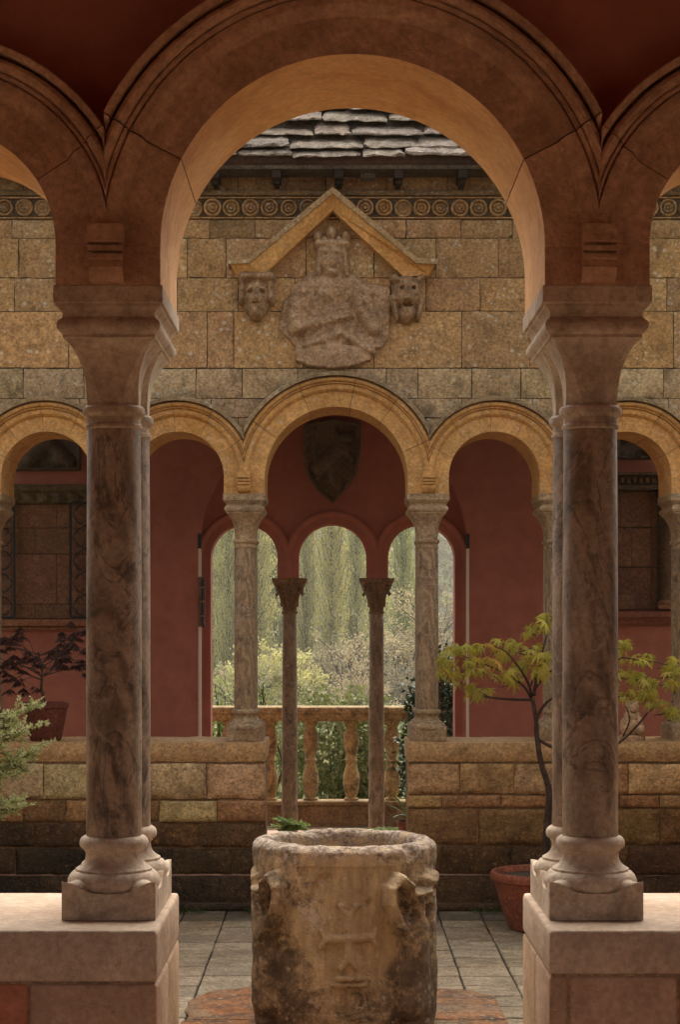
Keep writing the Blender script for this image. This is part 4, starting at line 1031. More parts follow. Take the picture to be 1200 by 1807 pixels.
tag(relief('carved_panel', WX(1080), WX(1155), WZ(815), WZ(760), YA, Hr2, M['darkstone'], None, .012), 'dark carved relief panel above the niche at far right', 'relief')

# ------------------------------------------------------------------ gabled hood, bust and corbel heads on the ashlar wall
gh = empty('gabled_hood', (PX(587, 13.2), 13.2, PZ(485, 13.2))); tag(gh, 'golden stone gable shaped hood sheltering the carved bust', 'hood mould')
def wp(pts, Y): return [(PX(a, Y), PZ(b, Y)) for a, b in pts]
for s_ in (-1, 1):
    f_ = (lambda p: (587 + s_ * (p[0] - 587), p[1]))
    body = [f_(p) for p in ((587, 341), (735, 464), (768, 466), (756, 484), (712, 485), (587, 368))]
    capp = [f_(p) for p in ((587, 330), (736, 455), (772, 458), (772, 466.5), (734, 465), (587, 342))]
    m2 = MB(); q = wp(body, 13.13); q = q if s_ > 0 else list(reversed(q))
    # body slopes back towards its lower edge
    n = len(q); fr = [(x, 13.115 if i in (0, 1, 2) or (s_ < 0 and i in (n - 1, n - 2, n - 3)) else 13.16, z) for i, (x, z) in enumerate(q)]
    lowset = {round(PZ(b, 13.13), 4) for a, b in body[3:]}
    fr = [(x, 13.175 if round(z, 4) in lowset else 13.105, z) for x, z in q]
    m2.add(fr + [(x, 13.28, z) for x, z in q], [tuple(range(n)), tuple(reversed(range(n, 2 * n)))] + [(j, j + n, (j + 1) % n + n, (j + 1) % n) for j in range(n)])
    local2(m2.build('raking_moulding', M['gold'], color=(1, .98, .95)), gh)
    m2 = MB(); q = wp(capp, 13.1); q = q if s_ > 0 else list(reversed(q)); m2.prism(q, 13.085, 13.28); local2(m2.build('drip_edge', M['hoodstone'], color=(1.1, 1, .85)), gh)
YR = YWALL
def U_(X): return PXinv(X)
def pxu(X): return 592 + X * F / YR
def pyv(Z): return 1105 - (Z - CAMZ) * F / YR
slabp = [(622, 520), (655, 500), (690, 508), (690, 560), (686, 600), (672, 617), (656, 617), (655, 636), (625, 648), (588, 652), (548, 648), (521, 638), (522, 614), (506, 598), (490, 582), (497, 545), (500, 530), (520, 522), (548, 520)]
def Hbust(X, Z):
    U = pxu(X); V = pyv(Z)
    d = polydist(U, V, slabp)
    slab = np.where(d < 3, .012 + d * .008, .036)
    k = .009
    head = ell(U, V, 586, 458, 25, 38, .16)
    face = smax(head, ell(U, V, 586, 462, 17, 26, .17), capsule(U, V, 586, 450, 585, 468, 5, .19), ell(U, V, 587, 485, 14, 12, .165), k=k)
    hair = smax(capsule(U, V, 566, 442, 562, 488, 8, .12, 7), capsule(U, V, 607, 442, 611, 488, 8, .12, 7), k=k)
    crown = smax(capsule(U, V, 562, 434, 610, 434, 10, .15), ell(U, V, 561, 420, 9, 11, .13), ell(U, V, 585, 414, 10, 14, .15), ell(U, V, 611, 420, 9, 11, .13), capsule(U, V, 573, 425, 573, 432, 6, .14), capsule(U, V, 598, 425, 598, 432, 6, .14), k=.006)
    neck = smax(capsule(U, V, 586, 490, 586, 512, 22, .11), capsule(U, V, 556, 512, 616, 512, 30, .115), capsule(U, V, 535, 522, 637, 520, 24, .105), k=.012)
    torso = smax(ell(U, V, 582, 565, 68, 72, .105), ell(U, V, 548, 532, 38, 32, .10, .35), ell(U, V, 622, 530, 40, 30, .10, -.3), ell(U, V, 585, 620, 52, 32, .08), k=k)
    arm1 = smax(capsule(U, V, 524, 535, 522, 580, 17, .122), capsule(U, V, 522, 582, 606, 562, 13, .130, 10), ell(U, V, 612, 560, 13, 10, .138), k=.006)
    arm2 = smax(capsule(U, V, 645, 535, 660, 580, 16, .12), capsule(U, V, 658, 582, 637, 550, 12, .14), ell(U, V, 634, 538, 12, 14, .16), k=.006)
    fold = -.022 * np.abs(np.sin((U * .8 + V * .5) * .16 + .5 * np.sin(V * .05))) * (V > 508) * (V < 618)
    hem = capsule(U, V, 540, 612, 600, 590, 9, .11); hem2 = capsule(U, V, 600, 590, 655, 620, 9, .11)
    fig = smax(face, hair, crown, neck, torso + fold, arm1, arm2, hem, hem2, k=.006)
    # face hollows
    eyes = .03 * np.clip(1 - ((U - 577) / 6) ** 2 - ((V - 453) / 4) ** 2, 0, 1) + .03 * np.clip(1 - ((U - 595) / 6) ** 2 - ((V - 453) / 4) ** 2, 0, 1) + .02 * np.clip(1 - ((U - 587) / 9) ** 2 - ((V - 477) / 2.5) ** 2, 0, 1)
    fig = np.where(fig > 0, fig * .8, fig); h = np.maximum(slab, fig) - eyes * .8 + .009 * npnoise(X, Z, 22, 12) + .005 * npnoise(X, Z, 60, 13, 3)
    ped = ell(U, V, 588, 628, 78, 40, .075, p=.25); h = np.where(V > 612, np.maximum(h, np.clip(ped, 0, 1)), h)
    return np.where(inpoly(U, V, slabp) | (fig > .015), h, -.04)
tag(relief('royal_bust_relief', wx(480), wx(700), wz(660), wz(365), YR, Hbust, M['relief'], None, .0072), 'weathered carved relief bust of a crowned figure with folded arms', 'sculpture')
def headrelief(cx, cy, lab, lion, seed):
    def H(X, Z):
        U = pxu(X) - cx; V = pyv(Z) - cy; k = .008
        rect = np.full_like(U, -.04)
        if lion:
            g = smax(ell(U, V, 0, -6, 28, 34, .17), ell(U, V, 0, 8, 15, 14, .215), capsule(U, V, -18, -25, -24, -30, 8, .15), capsule(U, V, 18, -25, 24, -30, 8, .15), capsule(U, V, -24, 5, -18, 42, 9, .11, 4), capsule(U, V, 24, 5, 18, 42, 9, .11, 4), ell(U, V, 0, 30, 17, 20, .13), capsule(U, V, 0, -12, 0, 0, 5, .22), k=k)
            hol = .05 * np.clip(1 - ((U + 10) / 5) ** 2 - ((V + 10) / 4) ** 2, 0, 1) + .05 * np.clip(1 - ((U - 10) / 5) ** 2 - ((V + 10) / 4) ** 2, 0, 1) + .09 * np.clip(1 - (U / 9) ** 2 - ((V - 17) / 5) ** 2, 0, 1)
        else:
            g = smax(ell(U, V, 0, -2, 28, 42, .16), ell(U, V, 0, 12, 19, 30, .19), capsule(U, V, 0, -4, 0, 9, 5, .215), capsule(U, V, -22, -30, 22, -30, 12, .18), capsule(U, V, -24, -20, -25, 10, 7, .14), capsule(U, V, 24, -20, 25, 10, 7, .14), ell(U, V, 0, 32, 12, 13, .18), k=k)
            hol = .045 * np.clip(1 - ((U + 10) / 6) ** 2 - ((V + 4) / 4) ** 2, 0, 1) + .045 * np.clip(1 - ((U - 10) / 6) ** 2 - ((V + 4) / 4) ** 2, 0, 1) + .04 * np.clip(1 - (U / 9) ** 2 - ((V - 17) / 3) ** 2, 0, 1)
        return np.maximum(rect, g - hol + .012 * npnoise(X, Z, 34, seed, 4) - .0)
    tag(relief('corbel_head', wx(cx - 40), wx(cx + 40), wz(cy + 56), wz(cy - 42), YR, H, M['relief'], None, .0055, color=(.85, .82, .78)), lab, 'sculpture', 'carved corbel heads under the gabled hood')
headrelief(453, 524, 'lichened bearded corbel head under the left end of the gabled hood', False, 21)
headrelief(719, 524, 'open mouthed lion corbel head under the right end of the gabled hood', True, 27)

# ================================================================== WELL HEAD
def well():
    w = empty('well_head', (.045, 9.3, 0)); tag(w, 'round weathered stone well head carved with a cross and handled vases', 'well head')
    cx, cy, R0, Hh = .045, 9.3, .443, .905
    na, nz = 420, 210
    A = np.linspace(-math.pi, math.pi, na, endpoint=False); Zs = np.linspace(0, 1, nz)
    AA, ZZ = np.meshgrid(A, Zs); Zm = ZZ * Hh
    s = AA * R0                        # arc length from front centre (angle 0 faces the camera)
    px = s * 365; py = (Hh - Zm) * 365 # photo-like pixels from the rim
    n1 = npnoise(AA * R0 + 10, Zm, 4, 41, 4); n2 = npnoise(AA * R0 + 10, Zm, 16, 47, 4)
    # make noise periodic by fading near the back seam
    fade = np.clip((math.pi - np.abs(AA)) / .5, 0, 1); n1 *= fade; n2 *= fade
    r = R0 + .007 * n1 + .0028 * n2 - .02 * np.clip(.12 - ZZ, 0, 1) / .12 * .6
    r += .004 * np.clip((ZZ - .86) / .05, 0, 1)
    top = np.clip((ZZ - .965) / .035, 0, 1); r -= .03 * top ** 2
    def vase(c, flip):
        u = (px - c) * flip; v = py + 18
        # v measured downwards from rim; vase mouth ~95, belly ~150..250, foot ~300
        neck = capsule(u, v, 0, 102, 0, 140, 14, .065, 15); lip = capsule(u, v, -18, 97, 18, 95, 6, .085)
        belly = capsule(u, v, 0, 160, 0, 290, 30, .075, 36); foot = capsule(u, v, -16, 322, 20, 322, 12, .06)
        h1 = smax(capsule(u, v, -16, 112, -24, 82, 8, .075), capsule(u, v, -24, 82, -40, 68, 8, .08), capsule(u, v, -40, 68, -56, 86, 8.5, .08), capsule(u, v, -56, 86, -55, 112, 8.5, .08), capsule(u, v, -55, 112, -40, 145, 8.5, .08), capsule(u, v, -40, 145, -18, 178, 8, .075, 6), k=.006)
        h2 = smax(capsule(u, v, 16, 112, 26, 80, 8, .075), capsule(u, v, 26, 80, 44, 70, 9, .085), capsule(u, v, 44, 70, 50, 108, 8, .07), capsule(u, v, 50, 108, 22, 172, 8, .07), k=.006)
        return smax(neck, lip, belly, foot, h1, h2, k=.007)
    rel = smax(vase(128, 1), vase(-166, -1), k=.006) * np.clip(1.5 - np.abs(px) / 300, .35, 1.15) * np.clip((235 - np.abs(px)) / 75, .12, 1)
    # cross
    u = px - 5; v = py + 55
    cr = smax(capsule(u, v, 0, 168, 0, 240, 8.5, .026, 8), capsule(u, v, -38, 208, 42, 206, 8, .026), capsule(u, v, -3, 168, -13, 152, 5.5, .024), capsule(u, v, 3, 168, 14, 152, 5.5, .024), ell(u, v, -12, 152, 6.5, 5.5, .03), ell(u, v, 14, 152, 6.5, 5.5, .03),
              capsule(u, v, -38, 208, -46, 194, 5.5, .024), capsule(u, v, -38, 208, -46, 222, 5.5, .024), capsule(u, v, 42, 206, 50, 194, 5.5, .024), capsule(u, v, 42, 206, 50, 220, 5.5, .024),
              capsule(u, v, 0, 240, -12, 256, 5.5, .024), capsule(u, v, 0, 240, 13, 256, 5.5, .024), capsule(u, v, -17, 274, 22, 274, 5.5, .028), capsule(u, v, -24, 285, 27, 285, 5, .026), k=.002)
    r += np.clip(rel, 0, 1) + np.clip(cr, 0, 1) * .8
    # shallow panel between the vases
    r -= .006 * np.clip(1 - np.abs(px / 85) ** 8, 0, 1) * ((ZZ > .15) & (ZZ < .9))
    chip = np.clip(npnoise(AA * R0 + 3, Zm, 9, 77, 3) - .55, 0, 1) * .05 * fade; r -= chip * (ZZ > .7)
    zz = Zm + .006 * npnoise(np.cos(AA) * 2 + 5, np.sin(AA) * 2 + 5, 3, 51, 3) * ZZ ** 4
    X = cx + r * np.sin(AA); Y = cy - r * np.cos(AA)
    V = np.stack([X, Y, zz], -1).reshape(-1, 3)
    # rim rings and inner wall
    rings = [V.reshape(nz, na, 3)]
    extra = []
    for (rr, dz) in ((.385, .003), (.36, .0), (.345, -.012), (.338, -.035), (.335, -.3), (.33, -.8)):
        nn = npnoise(np.cos(A) * 2 + 9, np.sin(A) * 2 + 9, 4, 60 + int(rr * 1000), 4) * .004
        q = rr + nn; zt = zz[-1] + dz + nn * .6
        extra.append(np.stack([cx + q * np.sin(A), cy - q * np.cos(A), zt], -1)[None])
    allr = np.concatenate(rings + extra, 0); n_ = allr.shape[0]
    j = np.arange(n_ - 1); i = np.arange(na); I, J = np.meshgrid(i, j); K = (I + 1) % na
    Fq = np.stack([J * na + I, J * na + K, (J + 1) * na + K, (J + 1) * na + I], -1).reshape(-1, 4)
    me = soup('body', allr.reshape(-1, 3), Fq, M['well']); me.polygons.foreach_set('use_smooth', [True] * len(me.polygons))
    local2(link('body', me), w)
    m2 = MB(); m2.lathe(cx, cy, [(.34, .12), (.01, .121)], 40); local2(m2.build('inner_fill', M['soil']), w)
well()

# ================================================================== POTS AND PLANTS
def leaf_quads(P, D, N_, L, Wd):
    """pointed leaf = 2 triangles (diamond) from base P along D with normal N_"""
    P = np.asarray(P); D = np.asarray(D); N_ = np.asarray(N_)
    D = D / np.linalg.norm(D, axis=1, keepdims=True); S_ = np.cross(D, N_); S_ /= np.linalg.norm(S_, axis=1, keepdims=True) + 1e-9
    L = np.asarray(L)[:, None] if np.ndim(L) else L; Wd = np.asarray(Wd)[:, None] if np.ndim(Wd) else Wd
    V = np.stack([P, P + D * L * .45 + S_ * Wd, P + D * L, P + D * L * .45 - S_ * Wd], 1).reshape(-1, 3)
    return V, np.arange(len(P) * 4).reshape(-1, 4)
def rdir(n, r, up=0): 
    d = r.normal(size=(n, 3)); d /= np.linalg.norm(d, axis=1, keepdims=True); d[:, 2] += up; return d
def pot(name, cx, cy, z0, rt, rb, h, lab, parent=None, color=(1, 1, 1), fill=True):
    p = empty(name, (cx, cy, z0)); tag(p, lab, 'pot')
    m2 = MB(); m2.lathe(cx, cy, [(rb * .92, z0), (rb, z0 + .01), (rb + (rt - rb) * .45, z0 + h * .42), (rt * .945, z0 + h * .82), (rt * .95, z0 + h * .84), (rt, z0 + h * .86), (rt * 1.015, z0 + h * .9), (rt * 1.01, z0 + h * .97), (rt * .985, z0 + h), (rt * .94, z0 + h), (rt * .91, z0 + h * .96), (rt * .88, z0 + h * .85)], 48)
    local2(m2.build('pot_body', M['terra'], None, smooth=35, color=color), p)
    m2 = MB(); n = 24; m2.lathe(cx, cy, [(rt * .9, z0 + h * .8), (rt * .89, z0 + h * .90), (rt * .5, z0 + h * .925), (.01, z0 + h * .93)], n); local2(m2.build('soil', M['soil'], None, smooth=True), p)
    return p
# maple tree on the right
YM = 12.24
MX, MZ = (lambda p: PX(p, YM)), (lambda p: PZ(p, YM))
pot('terracotta_pot', MX(962), YM, 0.002, .345, .23, .37, 'large terracotta pot on the paving holding the green maple')
hb = MB(); ang = R(232); hb.lathe(0, 0, [(.018, -.004), (.018, .004)], 12)
def polyr(pts, Y0, dy):
    return [(PX(a, Y0 + d), Y0 + d, PZ(b, Y0 + d)) for (a, b), d in zip(pts, dy)]
mt = empty('maple_tree', (MX(965), YM, .3)); tag(mt, 'small potted maple with yellow green leaves against the red wall', 'tree')
def branch(m2, pts, r0, r1, d0=0, d1=0, seg=7):
    n = len(pts); P = [(PX(a, YM + d0 + (d1 - d0) * i / (n - 1)), YM + d0 + (d1 - d0) * i / (n - 1), PZ(b, YM + d0 + (d1 - d0) * i / (n - 1))) for i, (a, b) in enumerate(pts)]
    # smooth by subdivision
    Q = []
    for i in range(n - 1):
        p0, p1, p2, p3 = [Vector(P[max(0, min(n - 1, k))]) for k in (i - 1, i, i + 1, i + 2)]
        for t in (0, .34, .67): Q.append(.5 * ((2 * p1) + (p2 - p0) * t + (2 * p0 - 5 * p1 + 4 * p2 - p3) * t * t + (3 * p1 - p0 - 3 * p2 + p3) * t ** 3))
    Q.append(Vector(P[-1])); N = len(Q)
    m2.tube(Q, [r0 + (r1 - r0) * i / (N - 1) for i in range(N)], seg); return Q
tm = MB()
branch(tm, [(966, 1560), (964, 1480), (969, 1420), (968, 1388), (955, 1345), (948, 1300), (946, 1268), (940, 1232)], .026, .013)
local2(tm.build('trunk', M['bark'], None, smooth=True), mt)
brs = [([(940, 1235), (900, 1234), (862, 1230), (835, 1222), (812, 1205)], .010, .004, 0, -.15), ([(938, 1232), (926, 1212), (900, 1192), (870, 1178), (830, 1162), (795, 1150)], .010, .003, 0, .1),
       ([(940, 1228), (930, 1200), (915, 1176), (893, 1150), (870, 1140)], .009, .003, 0, -.25), ([(943, 1228), (948, 1190), (958, 1150), (968, 1112), (975, 1088)], .011, .003, 0, .1),
       ([(947, 1270), (960, 1245), (985, 1225), (1020, 1205), (1060, 1180), (1100, 1160)], .011, .004, 0, -.2), ([(950, 1305), (990, 1325), (1040, 1330), (1092, 1312), (1130, 1275), (1152, 1250), (1190, 1238)], .011, .004, 0, .15),
       ([(1100, 1300), (1112, 1270), (1104, 1245)], .006, .003, .1, 0), ([(1100, 1160), (1130, 1165), (1165, 1170), (1200, 1180)], .005, .003, -.2, -.1), ([(945, 1215), (965, 1190), (985, 1175), (1020, 1150)], .008, .003, 0, -.2),
       ([(862, 1230), (850, 1222), (838, 1225)], .004, .002, -.08, -.1), ([(935, 1215), (950, 1180), (962, 1165)], .006, .003, 0, -.1), ([(1060, 1180), (1090, 1195), (1130, 1200), (1180, 1195)], .005, .003, -.15, -.1), ([(900, 1192), (895, 1210), (880, 1212)], .004, .002, .05, .05), ([(1020, 1205), (1060, 1228), (1110, 1228)], .005, .003, -.1, -.2)]
for b_ in brs:
    tm = MB(); branch(tm, *b_); local2(tm.build('branch', M['bark'], None, smooth=True), mt)
def maple_leaf(k):
    rr = random.Random(k); m2 = MB(); L = .062; tips = 7; V = [(0, 0, 0)]; 
    for t in range(tips):
        a = R(-125 + 250 * t / (tips - 1)); l = L * (1 - .5 * abs(t - 3) / 3.2) * rr.uniform(.92, 1.08)
        dr = -.35 * l * l / L - .15 * l
        a0 = a - R(19); a1 = a + R(19)
        if t == 0: V.append((.32 * l * math.sin(a0), .32 * l * math.cos(a0), -.004))
        V.append((.62 * l * math.sin(a - R(9)), .62 * l * math.cos(a - R(9)), dr * .45)); V.append((l * math.sin(a), l * math.cos(a), dr * 1.3)); V.append((.62 * l * math.sin(a + R(9)), .62 * l * math.cos(a + R(9)), dr * .45))
        V.append((.36 * l * math.sin(a1), .36 * l * math.cos(a1), -.004))
    Fs = [(0, i + 1, i) for i in range(1, len(V) - 1)]
    m2.add(V, Fs); return m2.mesh('leaf', M['maple'], True)
lm = [maple_leaf(k) for k in range(6)]
clusters = [(800, 1143, 22, 10), (848, 1138, 22, 10), (893, 1136, 24, 10), (800, 1188, 24, 12), (850, 1180, 26, 10), (885, 1196, 20, 9), (922, 1146, 20, 12), (958, 1156, 16, 10), (925, 1172, 22, 10), (940, 1112, 12, 6), (965, 1100, 14, 12), (962, 1085, 8, 6), (850, 1222, 16, 12), (832, 1212, 10, 8), (790, 1168, 14, 10), (835, 1163, 24, 10), (905, 1186, 18, 8), (955, 1182, 16, 10), (880, 1160, 22, 10),
            (1102, 1138, 16, 12), (1120, 1162, 20, 10), (1140, 1158, 14, 8), (1106, 1188, 20, 10), (1133, 1196, 22, 10), (1152, 1205, 16, 8), (1112, 1224, 24, 9), (1138, 1222, 16, 10), (1165, 1236, 16, 8), (1185, 1170, 14, 10), (1198, 1186, 10, 8), (1186, 1200, 12, 8), (1188, 1252, 14, 9), (1205, 1262, 10, 8), (1180, 1178, 12, 8), (1010, 1150, 24, 14), (1050, 1170, 24, 16), (1030, 1200, 24, 12), (1070, 1215, 20, 12), (1000, 1190, 14, 12), (1080, 1150, 18, 12)]
lr = random.Random(4); nl = 0
for cx_, cy_, sx_, sy_ in clusters:
    k_ = max(4, int(sx_ * sy_ / 26)) ; k_ = min(k_, 9)
    for _ in range(k_):
        if nl >= 300: break
        d = lr.uniform(-.3, .3); Yl = YM + d
        p = (PX(cx_ + lr.gauss(0, sx_ * .55), Yl), Yl, PZ(cy_ + lr.gauss(0, sy_ * .42), Yl))
        o = link('leaf', lr.choice(lm)); local2(o, mt); o.location = p; s_ = lr.uniform(.75, 1.55); o.scale = (s_, s_, s_)
        o.rotation_euler = (lr.uniform(-.95, -.1), lr.gauss(0, .35), lr.uniform(0, 6.28)); 
        c_ = lr.uniform(.75, 1.15); rd = lr.random() < .12; o.color = (c_ * (1.1 if rd else 1), c_ * (.78 if rd else 1), c_ * .9, 1); nl += 1
mm = MB()
for cx_, cy_, sx_, sy_ in clusters:
    for _ in range(5):
        Yl = YM + lr.uniform(-.3, .3); me_ = lr.choice(lm); s_ = lr.uniform(.5, 1.15)
        M4 = Matrix.Translation((PX(cx_ + lr.gauss(0, sx_ * .6), Yl), Yl, PZ(cy_ + lr.gauss(0, sy_ * .55), Yl))) @ Matrix.Rotation(lr.uniform(0, 6.28), 4, 'Z') @ Matrix.Rotation(lr.gauss(0, .4), 4, 'Y') @ Matrix.Rotation(lr.uniform(-1.0, -.1), 4, 'X') @ Matrix.Scale(s_, 4)
        mm.add([M4 @ v.co for v in me_.vertices], [tuple(p.vertices) for p in me_.polygons])
local2(struct(mm.build('small_leaves', M['maple'], None, smooth=True, color=(.85, .9, .85)), 'stuff'), mt)
for k in range(60):   # fine twigs carrying the leaves
    cx_, cy_, sx_, sy_ = lr.choice(clusters); tm = MB() if k % 6 == 0 else tm
    branch(tm, [(cx_ + lr.uniform(-6, 6) + (940 - cx_) * .12, cy_ + 10), (cx_ + lr.uniform(-8, 8), cy_ + 4), (cx_ + lr.gauss(0, sx_ * .6), cy_ - lr.uniform(0, 6))], .0032, .0014, lr.uniform(-.1, .1), lr.uniform(-.2, .2), 4)
    if k % 6 == 5: local2(tm.build('twigs', M['bark'], None, smooth=True), mt)
# red maple in a pot on the left parapet
YP = 13.35
pot('terracotta_pot', PX(80, YP), YP, ZW, .158, .108, .265, 'terracotta pot on the left parapet holding the dark red maple', color=(.55, .5, .5))
rmp = empty('red_maple', (PX(80, YP), YP, ZW + .2)); tag(rmp, 'dark red cut leaved maple in a pot on the left parapet', 'tree')
m2 = MB(); r_ = np.random.default_rng(8); tips = []
def grow(m2, p, d, L, rad, depth, rr, tips, spread=.6, up=.1, seg=5, nseg=4, kids=(2, 4), decay=.66):
    pts = [Vector(p)]; dd = Vector(d).normalized()
    for k in range(nseg):
        dd = (dd + Vector((rr.normal() * .13, rr.normal() * .13, rr.normal() * .10 + up * .3))).normalized(); pts.append(pts[-1] + dd * (L / nseg))
    m2.tube(pts, [rad * (1 - .45 * k / nseg) for k in range(nseg + 1)], seg)
    if depth == 0:
        tips.append((pts[1], pts[-1], dd)); return
    for k in range(int(rr.integers(kids[0], kids[1] + 1))):
        q = pts[int(rr.integers(max(1, nseg // 2), nseg + 1))]
        nd_ = (dd + Vector((rr.normal(), rr.normal(), rr.normal() * .6)) * spread + Vector((0, 0, up))).normalized()
        grow(m2, q, nd_, L * decay * rr.uniform(.8, 1.2), rad * .55, depth - 1, rr, tips, spread, up, max(3, seg - 1), max(2, nseg - 1), kids, decay)
rr = np.random.default_rng(3)
trm = MB()
base_p = (PX(80, YP), YP, ZW + .24)
pts = [base_p, (PX(72, YP), YP, PZ(1215, YP)), (PX(74, YP), YP, PZ(1180, YP)), (PX(66, YP), YP, PZ(1150, YP))]
trm.tube(pts, [.012, .010, .008, .006], 6)
for k in range(13):
    a = rr.uniform(0, 6.28); q = Vector(pts[1]).lerp(Vector(pts[3]), rr.uniform(.1, 1))
    grow(trm, q, (math.cos(a), math.sin(a) * .5, .28), .20 * rr.uniform(.8, 1.3), .005, 2, rr, tips, .55, -.02, 4, 3, (2, 3), .7)
local2(trm.build('stems', M['bark'], None), rmp)
P = []; D = []; L_ = []
for a, b, d in tips:
    for k in range(11):
        base = Vector(a).lerp(Vector(b), rr.uniform(.3, 1))
        az = rr.uniform(0, 6.28)
        for f in range(5):
            an = az + (f - 2) * .38; P.append(base); D.append((math.cos(an), math.sin(an), -.55 - .3 * rr.random())); L_.append(rr.uniform(.05, .085) * (1 - .15 * abs(f - 2)))
P = np.array(P); D = np.array(D); V, Fq = leaf_quads(P, D, rdir(len(P), rr, 1.2), np.array(L_), .0042)
local2(link('foliage', soup('foliage', V, Fq, M['redmaple'])), rmp)
# pale green shrub at the left edge
YS = 11.0
js = empty('conifer_shrub', (PX(-60, YS), YS, 0)); tag(js, 'pale green feathery shrub reaching in at the left edge', 'shrub')
rr = np.random.default_rng(17); trm = MB(); tips = []
sx0 = PX(-75, YS)
trm.tube([(sx0, YS, 0), (sx0 + .03, YS, .5), (sx0 + .05, YS, 1.0), (sx0 + .04, YS, 1.35)], [.03, .025, .018, .01], 7)
heads = [((-40, 1400), (65, 1315)), ((-50, 1340), (60, 1280)), ((-60, 1300), (60, 1248)), ((-40, 1420), (15, 1420)), ((-60, 1290), (30, 1265)), ((-50, 1380), (40, 1345)), ((-60, 1350), (20, 1300)), ((-70, 1400), (55, 1330)), ((-60, 1450), (18, 1430)), ((-70, 1330), (5, 1330)), ((-70, 1300), (10, 1285)), ((-60, 1370), (30, 1360))]
for (a, b), (c, d) in heads:
    p0 = Vector((PX(a, YS), YS + rr.normal() * .06, PZ(b, YS))); p1 = Vector((PX(c, YS), YS + rr.normal() * .18, PZ(d, YS))); pm_ = p0.lerp(p1, .5) + Vector((0, 0, .03))
    trm.tube([p0, pm_, p1], [.008, .006, .003], 5)
    for k in range(26):
        t = rr.uniform(.2, 1); q = p0.lerp(p1, t); dd = (p1 - p0).normalized() + Vector((rr.normal() * .6, rr.normal() * .6, rr.normal() * .5 + .15)); L = rr.uniform(.05, .12)
        e = q + dd.normalized() * L; tips.append((q, e, dd.normalized()))
for a, b, d in tips: trm.tube([a, b], [.0022, .0012], 3)
local2(trm.build('stems', M['bark'], None, color=(1.5, 1.5, 1.2)), js)
P = []; D = []
for a, b, d in tips:
    for k in range(34):
        P.append(Vector(a).lerp(Vector(b), rr.uniform(.1, 1.05))); dd = d * .9 + Vector((rr.normal(), rr.normal(), rr.normal())) * .75; D.append(dd)
P = np.array(P); D = np.array(D); V, Fq = leaf_quads(P, D, rdir(len(P), rr, .6), rr.uniform(.014, .03, len(P)), .0048)
local2(link('foliage', soup('foliage', V, Fq, M['juniper'])), js)
# small stone lion on the right parapet
def statue():
    o_ = empty('stone_statue', (PX(1116, 13.35), 13.35, ZW)); tag(o_, 'small weathered seated stone figure on the right parapet', 'statue')
    Y = 13.35; cx = PX(1116, Y)
    m2 = MB(); rough = [(.088, .0), (.09, .03), (.08, .035), (.078, .04)]
    m2.lathe(cx, Y, [(.09, ZW), (.092, ZW + .03), (.084, ZW + .038)], 20); local2(m2.build('pedestal', M['relief'], smooth=40, color=(1.2, 1.2, 1.15)), o_)
    # body: displaced blobs via metaball-like sphere union
    def blob(c, rad, nm, k):
        V = []; n, m = 20, 14
        for j in range(m + 1):
            for i in range(n):
                a = 2 * math.pi * i / n; b = math.pi * j / m; d = Vector((math.sin(b) * math.cos(a), math.sin(b) * math.sin(a), math.cos(b)))
                s_ = 1 + .16 * mnoise.noise(d * 2.6 + Vector((k, k, 0))) ; V.append((c[0] + d.x * rad[0] * s_, c[1] + d.y * rad[1] * s_, c[2] + d.z * rad[2] * s_))
        return V, [(j * n + i, j * n + (i + 1) % n, (j + 1) * n + (i + 1) % n, (j + 1) * n + i) for j in range(m) for i in range(n)]
    m2 = MB()
    for k, (c, rad) in enumerate((((cx, Y, ZW + .10), (.082, .075, .08)), ((cx - .05, Y - .05, ZW + .075), (.03, .045, .045)), ((cx + .05, Y - .05, ZW + .075), (.03, .045, .045)), ((cx, Y - .01, ZW + .165), (.06, .058, .05)), ((cx - .045, Y - .055, ZW + .13), (.022, .025, .04)), ((cx + .045, Y - .055, ZW + .13), (.022, .025, .04)))): m2.add(*blob(c, rad, '', k * 3.1))
    local2(m2.build('body', M['relief'], None, smooth=True, color=(1.25, 1.25, 1.2)), o_)
    m2 = MB()
    for k, (c, rad) in enumerate((((cx, Y - .01, ZW + .225), (.05, .05, .052)), ((cx, Y - .055, ZW + .215), (.022, .02, .02)), ((cx - .035, Y, ZW + .265), (.014, .012, .018)), ((cx + .035, Y, ZW + .265), (.014, .012, .018)))): m2.add(*blob(c, rad, '', 20 + k * 2.3))
    local2(m2.build('head', M['relief'], None, smooth=True, color=(1.3, 1.3, 1.25)), o_)
statue()
# ferns by the window columns, weeds along the wall foot
def tuft(name, cx, cy, z, n, L, lab, mt_, w=.012, up=.7, seed=1):
    rr = np.random.default_rng(seed); o_ = empty(name, (cx, cy, z)); tag(o_, lab, 'plant'); P = []; D = []; st = MB()
    for k in range(n):
        a = rr.uniform(0, 6.28); d = Vector((math.cos(a), math.sin(a), up * rr.uniform(.5, 1.6))).normalized(); l = L * rr.uniform(.6, 1.1); pts = []
        for t in range(6): u = t / 5; pts.append(Vector((cx, cy, z)) + d * l * u + Vector((0, 0, -.45 * l * u * u)))
        st.tube(pts, [.003, .0026, .0022, .0018, .0014, .001], 3)
        for t in np.linspace(.2, 1, 12):
            i = min(4, int(t * 5)); p = pts[i].lerp(pts[i + 1], t * 5 - i); sd_ = d.cross(Vector((0, 0, 1))).normalized()
            for s_ in (-1, 1): P.append(p); D.append(sd_ * s_ + d * .5 + Vector((0, 0, rr.normal() * .25)))
    local2(st.build('stems', M['fern'], None), o_)
    V, Fq = leaf_quads(np.array(P), np.array(D), rdir(len(P), rr, 1.5), rr.uniform(.5, 1.0, len(P)) * L * .32, w); local2(link('fronds', soup('fronds', V, Fq, mt_)), o_)
    return o_
